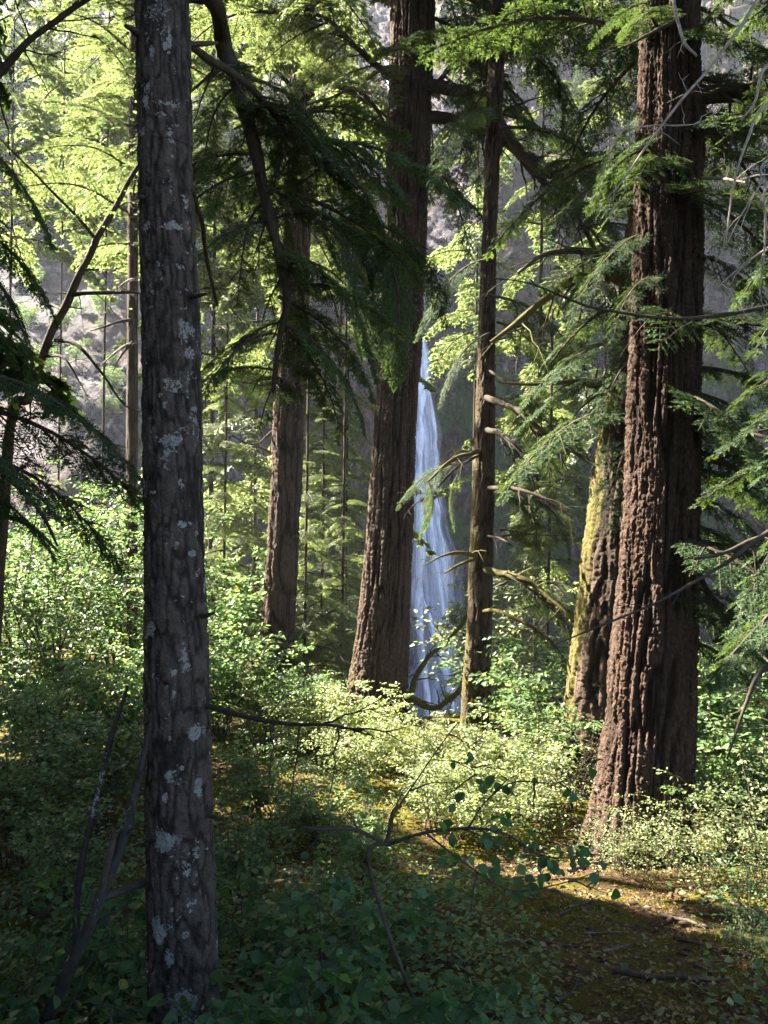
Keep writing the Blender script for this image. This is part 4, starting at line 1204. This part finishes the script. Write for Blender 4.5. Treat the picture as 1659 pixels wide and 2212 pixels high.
# ------------------------------------------------------------------ shrubs
SHRUBS = [
    # kind, variant, px, Y, scale, rot, label
    ('maple', 0, 40, 13.0, 0.95, 0.3, 'sunlit leafy maple thicket at the far left edge below the rocky slope'),
    ('maple', 1, 190, 14.5, 1.05, 1.9, 'tallest bright maple thicket between the left edge and the lichen trunk'),
    ('maple', 2, 130, 11.2, 0.72, 4.0, 'lower maple thicket in front, left of the lichen trunk'),
    ('maple', 0, 265, 12.0, 0.78, 5.1, 'bright maple leaves tucked against the left side of the lichen trunk'),
    ('maple', 1, 20, 16.5, 1.0, 2.5, 'maple thicket higher at the far left, behind the drooping dark bough'),
    ('maple', 2, 330, 16.0, 0.95, 0.9, 'maple thicket hidden behind the lichen trunk'),
    ('lush', 0, 415, 12.6, 1.35, 0.3, 'brightest leafy bush immediately right of the lichen trunk'),
    ('lush', 1, 480, 16.2, 1.95, 2.2, 'glowing pale green bush just left of the straight dark trunk'),
    ('lush', 2, 470, 11.2, 1.05, 4.1, 'lower leafy bush touching the right side of the lichen trunk'),
    ('lush', 0, 655, 12.6, 0.55, 5.0, 'leafy bush at the foot of the straight dark trunk'),
    ('lush', 1, 700, 13.0, 0.55, 1.2, 'leafy bush left of the base of the thick middle trunk'),
    ('lush', 2, 575, 11.0, 0.7, 3.0, 'low bright bush midway between the lichen trunk and the thick middle trunk'),
    ('huckle', 0, 690, 10.6, 1.0, 2.0, 'small leaved bush with dappled sun in front of the thick middle trunk'),
    ('huckle', 1, 800, 10.8, 1.0, 0.5, 'small leaved bush hiding the foot of the thick middle trunk'),
    ('huckle', 2, 885, 10.2, 0.65, 3.3, 'sunlit bush directly below the waterfall'),
    ('huckle', 0, 960, 9.6, 0.85, 4.6, 'brightest yellow white bush in front of the slim mossy trunk'),
    ('huckle', 1, 1040, 9.2, 1.05, 1.4, 'glowing bush between the slim mossy trunk and the massive reddish trunk'),
    ('huckle', 2, 1120, 8.8, 0.9, 5.5, 'sunlit bush left of the foot of the massive reddish trunk'),
    ('huckle', 0, 940, 8.4, 0.85, 0.9, 'sunlit low bush in front of the brightest yellow white bush'),
    ('huckle', 1, 1050, 8.0, 0.75, 2.9, 'low sunlit bush at the edge of the mossy clearing'),
    ('huckle', 2, 775, 9.5, 0.85, 4.4, 'dappled bush on the mossy bank left of the glowing bushes'),
    ('sparse', 0, 1180, 8.2, 0.8, 0.2, 'small bush touching the left root of the massive reddish trunk'),
    ('lush', 1, 1130, 11.2, 1.2, 0.8, 'green bush between the slim mossy trunk and the leaning mossy trunk'),
    ('lush', 2, 1170, 9.9, 0.8, 2.8, 'upright leafy bush in front of the leaning mossy trunk'),
    ('twiggy', 0, 1235, 9.0, 0.85, 2.0, 'dry twiggy bush against the foot of the leaning mossy trunk'),
    ('sparse', 1, 1400, 6.9, 0.62, 3.6, 'shaded small bush growing against the front of the massive reddish trunk'),
    ('sparse', 0, 1470, 7.1, 0.8, 1.1, 'small bush at the right root of the massive reddish trunk'),
    ('twiggy', 1, 1330, 7.0, 0.45, 0.0, 'low twiggy bush at the left root of the massive reddish trunk'),
    ('lush', 0, 1570, 9.6, 1.25, 1.0, 'shaded green bush right of the massive reddish trunk'),
    ('lush', 1, 1650, 8.6, 1.1, 2.4, 'shaded bush at the right edge'),
    ('lush', 2, 1600, 12.5, 1.6, 3.7, 'taller bush further back at the right edge'),
    ('sparse', 0, 1560, 7.6, 0.9, 5.2, 'lower small leaved bush at the right of the clearing'),
    ('sparse', 1, 1640, 6.6, 0.9, 0.6, 'small leaved bush at the right edge of the clearing'),
    ('sparse', 1, 1610, 5.6, 0.6, 4.0, 'sparse twiggy bush with pale tips at the right edge'),
    ('sparse', 0, 1530, 6.4, 0.7, 2.2, 'sparse leafy bush between the clearing and the right edge, middle of three'),
    ('lush', 2, 1590, 7.4, 0.6, 1.0, 'leafy green bush behind the sparse bushes at the right edge'),
    ('sparse', 0, 1620, 4.8, 0.45, 3.2, 'lowest sparse bush in the bottom right corner'),
    ('lush', 0, 1450, 7.9, 0.55, 0.7, 'leafy green bush hugging the right side of the massive reddish trunk base'),
    ('sparse', 1, 1340, 6.8, 0.5, 5.5, 'sparse little bush in front of the left root of the massive reddish trunk'),
    ('lush', 1, 60, 11.0, 1.1, 1.4, 'leafy bush before the maple thickets at the far left'),
    ('lush', 2, 250, 10.4, 1.0, 0.4, 'leafy bush against the left side of the lichen trunk, below the maple thickets'),
    ('lush', 0, 160, 10.0, 0.95, 3.3, 'leafy bush midway between the left edge and the lichen trunk'),
    ('maple', 1, 90, 18.5, 0.9, 0.2, 'furthest maple thicket at the left, at the foot of the rocky slope'),
    ('maple', 0, 250, 18.0, 0.85, 1.2, 'maple thicket at the foot of the rocky slope beside the thin dark trunk'),
    ('sparse', 0, 1085, 13.6, 2.2, 2.6, 'thin leafy sapling behind the slim mossy trunk, right side'),
    ('lush', 0, 100, 9.0, 0.95, 2.0, 'half shaded bush low at the far left'),
    ('lush', 1, 220, 8.4, 0.9, 3.9, 'half shaded bush just left of the lichen trunk'),
    ('lush', 2, 30, 7.2, 0.85, 5.0, 'dark bush at the left edge below the maple thickets'),
    ('lush', 0, 560, 8.6, 0.65, 1.3, 'half shaded bush right of the lichen trunk on the slope'),
    ('lush', 1, 680, 8.0, 0.6, 0.1, 'half shaded bush before the mossy bank'),
    ('lush', 2, 780, 7.0, 0.5, 2.2, 'small shaded bush under the bent lichen twig'),
    ('lush', 1, 150, 6.2, 0.6, 4.4, 'dark low bush behind the leaning lichen stems'),
    ('lush', 0, 520, 6.4, 0.55, 3.3, 'dark low bush right of the lichen trunk'),
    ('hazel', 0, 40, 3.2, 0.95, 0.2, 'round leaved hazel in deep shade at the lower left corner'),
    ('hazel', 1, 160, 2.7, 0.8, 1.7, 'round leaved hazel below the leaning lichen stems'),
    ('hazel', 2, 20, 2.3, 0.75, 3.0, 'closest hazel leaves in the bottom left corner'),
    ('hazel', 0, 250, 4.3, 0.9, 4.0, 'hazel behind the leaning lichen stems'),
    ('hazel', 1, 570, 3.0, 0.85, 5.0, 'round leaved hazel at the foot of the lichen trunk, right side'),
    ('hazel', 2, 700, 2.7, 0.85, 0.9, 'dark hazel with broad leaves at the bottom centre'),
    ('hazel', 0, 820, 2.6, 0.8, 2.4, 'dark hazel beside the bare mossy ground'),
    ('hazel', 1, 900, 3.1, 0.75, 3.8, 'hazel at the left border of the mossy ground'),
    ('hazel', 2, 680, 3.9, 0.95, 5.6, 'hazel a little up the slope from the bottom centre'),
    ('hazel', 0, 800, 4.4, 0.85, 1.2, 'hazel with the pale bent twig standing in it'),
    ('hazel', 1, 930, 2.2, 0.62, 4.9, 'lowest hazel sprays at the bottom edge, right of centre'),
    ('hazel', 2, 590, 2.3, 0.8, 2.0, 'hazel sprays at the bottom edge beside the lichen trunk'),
    ('hazel', 1, 130, 4.6, 0.9, 0.5, 'hazel at the left between the dark bush and the leaning stems'),
    ('hazel', 2, 540, 4.6, 0.85, 3.1, 'hazel just behind the lichen trunk on the right'),
]
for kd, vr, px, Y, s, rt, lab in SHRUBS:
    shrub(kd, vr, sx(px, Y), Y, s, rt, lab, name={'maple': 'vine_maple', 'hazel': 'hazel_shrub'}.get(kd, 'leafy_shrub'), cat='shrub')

# hazel with named stems leaning at the lower left
bz = P(105, 2185, 3.3)
tS = thing('hazel_shrub', 'dark leaning stems blotched with pale lichen at the lower left', 'shrub', bz)
limb(tS, [np.append(bz - [0.12, 0, .25], .028), PR_(105, 2185, 3.3, .026), PR_(165, 2050, 3.3, .025), PR_(212, 1945, 3.3, .023), PR_(248, 1850, 3.35, .021), PR_(285, 1720, 3.4, .018), PR_(310, 1630, 3.45, .014), PR_(330, 1540, 3.5, .008)], mat=M_STEM, n=80, seed=301, name='stem', twigs=5, tl=0.3)
limb(tS, [np.append(P(150, 2100, 3.6), .018), PR_(168, 2000, 3.6, .017), PR_(185, 1850, 3.6, .015), PR_(212, 1720, 3.6, .013), PR_(240, 1600, 3.6, .010), PR_(275, 1480, 3.6, .006)], mat=M_STEM, n=70, seed=302, name='stem', twigs=5, tl=0.3)
limb(tS, [PR_(222, 1925, 3.3, .014), PR_(232, 1860, 3.3, .013), PR_(246, 1795, 3.3, .012)], mat=M_TWIG, n=20, seed=303, name='stem')

# near hazel sprays in front of the glowing bushes
hb = np.array([0.28, 3.1, float(gz(0.28, 3.1))])
tN = thing('hazel_shrub', 'thin bare twigs with a few dark leaves silhouetted before the glowing bushes', 'shrub', hb)
sprays = [[np.append(hb, .008), PR_(800, 1900, 3.0, .008), PR_(835, 1820, 3.0, .009), PR_(850, 1760, 3.0, .009), PR_(868, 1742, 3.0, .008)],
          [PR_(835, 1825, 3.0, .007), PR_(920, 1800, 2.9, .006), PR_(1010, 1790, 2.85, .005), PR_(1090, 1800, 2.8, .004), PR_(1180, 1850, 2.8, .003), PR_(1290, 1845, 2.8, .002)],
          [PR_(835, 1825, 3.0, .007), PR_(760, 1790, 3.0, .008), PR_(690, 1790, 3.0, .008), PR_(650, 1785, 3.05, .004)],
          [PR_(1010, 1790, 2.85, .004), PR_(1050, 1730, 2.85, .003), PR_(1110, 1690, 2.9, .003), PR_(1210, 1690, 2.9, .002), PR_(1300, 1640, 2.9, .0015)],
          [PR_(920, 1800, 2.9, .004), PR_(1000, 1860, 2.8, .003), PR_(1100, 1920, 2.75, .003), PR_(1200, 1910, 2.7, .002), PR_(1300, 1880, 2.7, .0015)],
          [PR_(850, 1760, 3.0, .004), PR_(930, 1640, 3.2, .003), PR_(990, 1560, 3.3, .002)],
          [PR_(930, 1640, 3.2, .002), PR_(1010, 1650, 3.2, .002), PR_(1040, 1690, 3.2, .001)]]
lp = []
rn = np.random.default_rng(12)
for q, s_ in enumerate(sprays):
    p = limb(tN, s_, mat=M_TWIG, sides=5, n=40, seed=320 + q, name='stem', twigs=3 if q else 1, tl=0.2)
    if q in (1, 3, 4, 6):
        for _ in range([0, 46, 0, 15, 34, 0, 6][q]):
            k = rn.integers(8, 40)
            lp.append(p[k, :3] + rn.normal(0, 0.045, 3) * np.array([1, 1, 0.8]))
lp = np.array(lp)
ld = unit(rn.normal(0, 1, lp.shape) + np.array([0.2, 0, -0.7]))
v, f = leaves(lp - hb, ld, unit(np.array([0, -0.9, 0.5]) + rn.normal(0, .5, lp.shape)), .042 * rn.uniform(.6, 1.15, len(lp)), 'oval')
place('foliage', build('hazel foliage', [(v, f, 0)], [M_SHADE]), tN)


# ------------------------------------------------------------------ ferns
def fern(x, y, n, L, seed, label):
    rng = np.random.default_rng(seed)
    z = float(gz(x, y))
    t = thing('sword_fern', label, 'fern', (x, y, z))
    for i in range(n):
        a = 2 * np.pi * i / n + rng.uniform(-.25, .25)
        l_ = L * rng.uniform(.75, 1.1)
        u = np.linspace(0, 1, 30)
        st = np.stack([np.cos(a) * l_ * u * .85, np.sin(a) * l_ * u * .85, l_ * (0.75 * u - 0.75 * u ** 2.2)], -1)
        ch = [tube(st, .0035 * (1 - .8 * u), 4) + (0,)]
        tg = unit(np.gradient(st, axis=0))
        for sg in (-1, 1):
            sd = unit(np.cross(np.array([0, 0, 1.]), tg)) * sg
            d = unit(sd + tg * .45 + np.array([0, 0, -.15]))
            ln = 0.15 * l_ * np.minimum(1, (u + .05) * 5) * (1 - u) ** .6 + .004
            ch.append(quads_from(st, d, tg, ln, .009, .003) + (0,))
        place('frond', build('frond', ch, [M_FERN]), t)


for i, (px, Y, n, L, lab) in enumerate([(560, 3.0, 9, .55, 'sword fern in deep shade right of the lichen trunk base'), (240, 2.9, 8, .5, 'sword fern under the leaning lichen stems'),
                                        (640, 5.2, 8, .5, 'sword fern up the slope from the lichen trunk'), (330, 4.9, 8, .5, 'sword fern half hidden behind the lichen trunk')]):
    fern(sx(px, Y), Y, n, L, 400 + i, lab)


# ------------------------------------------------------------------ what covers the ground
def scatter(seed, n, ylo, yhi, dens):
    """points seen by the camera, thinned by a density function"""
    rng = np.random.default_rng(seed)
    y = ylo * (yhi / ylo) ** rng.random(n)
    x = rng.uniform(-0.56, 0.56, n) * y
    keep = rng.random(n) < dens(x, y)
    x, y = x[keep], y[keep]
    return rng, x, y, gz(x, y)


def clearing(x, y):
    """1 on the bare mossy ground, 0 among the plants"""
    a = sstep(-0.1, 0.5, x - (0.45 + 0.10 * (y - 3))) * sstep(7.9, 7.0, y) * sstep(2.7, 2.0, x - 0.28 * (y - 6))
    b = np.exp(-((x - (1.5 - (y - 6) * 0.42)) / 0.35) ** 2) * sstep(5.5, 6.2, y) * sstep(10.2, 9.6, y)
    return np.maximum(a, b)


rng, x, y, z = scatter(501, 60000, 1.6, 16, lambda x, y: (1 - 0.96 * clearing(x, y)) * np.clip(fbm(x * 1.1, y * 1.1, 0, 41, 3) * 2.6 - 0.5, 0.35, 1))
p = np.stack([x, y, z + rng.uniform(0.02, 0.30, len(x)) * rng.random(len(x))], -1)
d = unit(rng.normal(0, 1, p.shape) * np.array([1, 1, .3]))
v, f = leaves(p, d, unit(np.array([0, 0, 1.]) + rng.normal(0, .4, p.shape)), .05 * rng.uniform(.5, 1.2, len(p)))
o = place('ground_cover', build('ground_cover', [(v, f, 0)], [M_MAPLE]), kind='stuff')
tag(o, 'low leafy herbs carpeting the forest floor around the trunks', 'ground cover')

rng, x, y, z = scatter(502, 48000, 1.6, 12, lambda x, y: 0.35 + 0.65 * clearing(x, y))
p = np.stack([x, y, z + 0.006 + 0.012 * rng.random(len(x))], -1)
d = unit(rng.normal(0, 1, p.shape) * np.array([1, 1, .12]))
v, f = leaves(p, d, unit(np.array([0, 0, 1.]) + rng.normal(0, .3, p.shape)), .04 * rng.uniform(.3, 1.3, len(p)) ** 1.3, wid=0.22)
o = place('leaf_litter', build('leaf_litter', [(v, f, 0)], [M_LITTER]), kind='stuff')
tag(o, 'dry brown leaf and needle litter over the mossy ground', 'litter')

M_MOSS = leaf_mat('moss', [(0, (0.06, 0.055, 0.010)), (0.5, (0.14, 0.125, 0.018)), (1, (0.24, 0.20, 0.03))], (1.6, 1.6, 0.8), 0.35, 0.1)
rng, x, y, z = scatter(503, 110000, 2.2, 9.5, lambda x, y: (0.1 + 0.9 * clearing(x, y)) * sstep(0.42, 0.56, fbm(x * 1.3, y * 1.3, 2, 43, 4)))
p = np.stack([x, y, z - 0.004], -1)
d = unit(np.array([0, 0, 1.]) + rng.normal(0, .6, p.shape))
v, f = quads_from(p, d, unit(rng.normal(0, 1, p.shape) * np.array([1, 1, 0.01])), .022 * rng.uniform(.5, 1.4, len(p)), .004, .0015)
o = place('moss', build('moss', [(v, f, 0)], [M_MOSS]), kind='stuff')
tag(o, 'yellow green moss carpet glowing on the ground before the massive trunk', 'moss')

# fallen sticks
for i, (px, py, Y, dx, dy, L, r, mat, lab) in enumerate([
    (1270, 1875, 6.0, 1, .5, .42, .022, M_STICK, 'short grey log end lying on moss below the massive trunk'),
    (1330, 2055, 4.4, 1, .8, .28, .010, M_STICK, 'pale stick pointing up right on the lower mossy ground'),
    (1475, 1995, 5.2, 1, -.6, .30, .015, M_STICK, 'splintered pale wood piece at the right of the clearing'),
    (1250, 1960, 5.4, 1, .6, .35, .008, M_STICK, 'thin pale twig lying in the middle of the moss'),
    (1440, 2120, 4.0, 1, -.35, .55, .016, M_TWIG, 'dark rotten branch in shade near the bottom right'),
    (1180, 2040, 4.6, 1, -.3, .5, .009, M_TWIG, 'dark thin twig across the brown needle litter'),
    (1310, 2020, 4.9, 1, .1, .3, .007, M_STICK, 'slim grey twig lying level behind the pale stick'),
    (1560, 2060, 4.6, .8, -.8, .6, .012, M_TWIG, 'long dark stick sloping to the right edge'),
    (1120, 1900, 6.2, 1, .3, .3, .012, M_STICK, 'stubby pale stick beside the glowing bush'),
    (1230, 2150, 3.8, .8, .9, .25, .008, M_TWIG, 'small dark twig close to the bottom edge'),
    (1600, 1960, 5.6, 1, -.7, .5, .010, M_STICK, 'sunlit fallen branch at the right edge of the clearing'),
]):
    c = P(px, py, Y)
    # slide along the sight line onto the ground
    for _ in range(40):
        zt = float(gz(c[0], c[1]))
        Yn = c[1] * (zt / c[2]) if c[2] < 0 else c[1]
        c = P(px, py, 0.5 * c[1] + 0.5 * min(max(Yn, 2), 12))
    h = unit(np.array([dx, dy, 0.0]))
    u = np.linspace(-.5, .5, 14)
    rg = np.random.default_rng(600 + i)
    q = c[None] + h[None] * (u * L)[:, None] + rg.normal(0, .012, (14, 3)).cumsum(0) * 0.35
    q[:, 2] = gz(q[:, 0], q[:, 1]) + r * 0.9 + 0.006
    ch = [tube(q - c, r * (1.05 - 0.5 * (u + .5)) * (1 + rg.normal(0, .06, 14)), 8, 0.2, i) + (0,)]
    for k in range(3):
        j = rg.integers(3, 12)
        dd = unit(h + rg.normal(0, .8, 3) * np.array([1, 1, .2]) + np.array([0, 0, .15]))
        tt = np.linspace(0, 1, 6)
        ch.append(tube(q[j] - c + dd * (L * .3 * tt)[:, None], r * .4 * (1 - .7 * tt), 5) + (0,))
    o = place('fallen_stick', build('fallen_stick', ch, [mat], smooth=True), loc=c)
    tag(o, lab, 'stick')

# fir cones on the moss
u = np.linspace(0, 1, 26)
th = np.linspace(0, 2 * np.pi, 20, endpoint=False)
TH, U = np.meshgrid(th, u, indexing='ij')
rr = 0.014 * np.sin(np.pi * np.clip(U * 0.93 + 0.05, 0, 1)) ** 0.7 * (1 + 0.22 * np.abs(np.sin(2.5 * TH + U * 17)) * np.abs(np.sin(2.5 * TH - U * 17)))
cone = build('fir cone', [(np.stack([(U - .5) * 0.062, rr * np.cos(TH), rr * np.sin(TH)], -1).reshape(-1, 3), grid_faces(20, 26, True), 0)], [plain_mat('cone scales', [(0.3, (0.03, 0.018, 0.011)), (0.7, (0.10, 0.06, 0.036))], 120)], smooth=True)
rng = np.random.default_rng(61)
k = 0
while k < 22:
    y = rng.uniform(3.4, 6.6)
    x = rng.uniform(0.6, 2.6)
    if clearing(x, y) < 0.5 or x > 0.45 * y:
        continue
    o = place('fir_cone', cone, loc=(x, y, float(gz(x, y)) + 0.012))
    o.rotation_euler = (0, rng.normal(0, .2), rng.uniform(0, 6.28))
    s_ = rng.uniform(.8, 1.3)
    o.scale = (s_, s_, s_)
    tag(o, 'small brown fir cone lying on the mossy clearing', 'cone', 'fir cones scattered on the mossy clearing')
    k += 1

# ------------------------------------------------------------------ trees of the far slopes
def xf(ch, M, T, scale):
    out = []
    for v, f, m in ch:
        out.append(((np.asarray(v) * scale) @ M.T + T, f, m))
    return out


def hill_fir(seed, needle):
    rng = np.random.default_rng(seed)
    bs = [bough_chunks(900 + seed * 10 + i, droop=0.3, nsec=8, nter=3, k=3, nl=0.055, nw=0.016, sag=0.35) for i in range(2)]
    H = 12.0
    z = np.linspace(0, H, 12)
    tr = build('hill fir trunk', [tube(np.stack([0 * z, 0 * z, z], -1), 0.18 * (1 - z / H * .95), 7) + (0,)], [M_TWIG])
    ch = []
    for i in range(85):
        f = (i + rng.random()) / 85
        a = i * 2.4 + rng.uniform(-.3, .3)
        pt = R(rng.uniform(-25, 5))
        d = np.array([math.cos(a) * math.cos(pt), math.sin(a) * math.cos(pt), math.sin(pt)])
        yv = unit(np.cross([0, 0, 1.], d))
        zv = np.cross(d, yv)
        ch += xf(bs[i % 2], np.stack([d, yv, zv], 1), np.array([0, 0, 0.8 + f * (H - 1)]), 2.7 * (1.08 - .9 * f) * rng.uniform(.75, 1.15))
    return tr, build('hill fir crown', ch, [M_TWIG, needle])


def hill_maple(seed):
    w_, l_ = shrub_chunks(seed, h=5, spread=2.2, nstem=8, ntwig=14, nleaf=22, size=0.22, layered=0.5, rstem=0.05)
    return build('hill maple stems', w_, [M_TWIG]), build('hill maple leaves', l_, [M_MAPLE])


HF = [hill_fir(1, M_FIR), hill_fir(2, M_HEM)]
HM = [hill_maple(701), hill_maple(702)]


def cliff_at(px, py):
    """the point of the cliff seen at a picture position"""
    Yt = 30.0
    best = None
    ts = np.linspace(0, 1, 400)
    for _ in range(4):
        xx = sx(px, Yt)
        X_, Y_, Z_ = cliff_point(np.full(400, xx), ts)
        el = Z_ / Y_ - (-(py - 1106) / FPX)
        k = int(np.argmin(np.abs(el)))
        best = (xx, float(Y_[k]), float(Z_[k]))
        Yt = best[1]
    return best


rng = np.random.default_rng(808)
for i in range(104):
    if i >= 82:
        px, py = rng.uniform(-50, 310), rng.uniform(540, 900)
    elif i >= 64:
        px, py = rng.uniform(-60, 330) if i < 76 else rng.uniform(420, 640), rng.uniform(330, 600)
    elif i < 22:
        px, py = rng.uniform(-60, 760), rng.uniform(-80, 470)
    elif i < 40:
        px, py = rng.uniform(900, 1700), rng.uniform(-120, 480)
    elif i < 52:
        px, py = rng.uniform(980, 1700), rng.uniform(480, 1250)
    else:
        px, py = rng.uniform(60, 780), rng.uniform(480, 900)
    if 800 < px < 960:
        px += 150
    c = cliff_at(px, py)
    fir = (rng.random() < 0.5 and py < 520) or (82 > i >= 64 and i % 3 > 0)
    if fir:
        t = thing('hillside_fir', 'distant fir rooted on the far cliff slope', 'tree', c, 'firs on the far slope')
        m = HF[rng.integers(2)]
        s = rng.uniform(.7, 1.2) if i < 64 else rng.uniform(1.0, 1.5)
        place('trunk', m[0], t)
        place('crown', m[1], t)
    else:
        t = thing('hillside_maple', 'distant leafy bush growing on the far cliff slope', 'tree', c, 'leafy bushes on the far slope')
        m = HM[rng.integers(2)]
        s = rng.uniform(.35, .9) if py > 480 else rng.uniform(.6, 1.1)
        place('trunk', m[0], t)
        place('crown', m[1], t)
    if i >= 82:
        s = rng.uniform(.14, .34)
    t.location = (c[0], c[1] - 0.2, c[2] - 0.4 * min(s, 1))
    t.rotation_euler = (0, 0, rng.uniform(0, 6.28))
    t.scale = (s, s, s)

# ------------------------------------------------------------------ moist valley air
hz = build('haze', [(np.array([[x, y, z] for x in (-112, 112) for y in (-9, 170) for z in (-32, 116)], float), [[0, 1, 3, 2], [4, 6, 7, 5], [0, 4, 5, 1], [2, 3, 7, 6], [0, 2, 6, 4], [1, 5, 7, 3]], 0)], [])
m, t, out = new_mat('valley haze')
pv = N(t, 'ShaderNodeVolumePrincipled')
pv.inputs['Color'].default_value = (0.85, 0.9, 1.0, 1)
pv.inputs['Density'].default_value = 0.0004
pv.inputs['Anisotropy'].default_value = 0.3
t.links.new(pv.outputs[0], out.inputs['Volume'])
hz.materials.append(m)
place('haze', hz, kind='stuff')
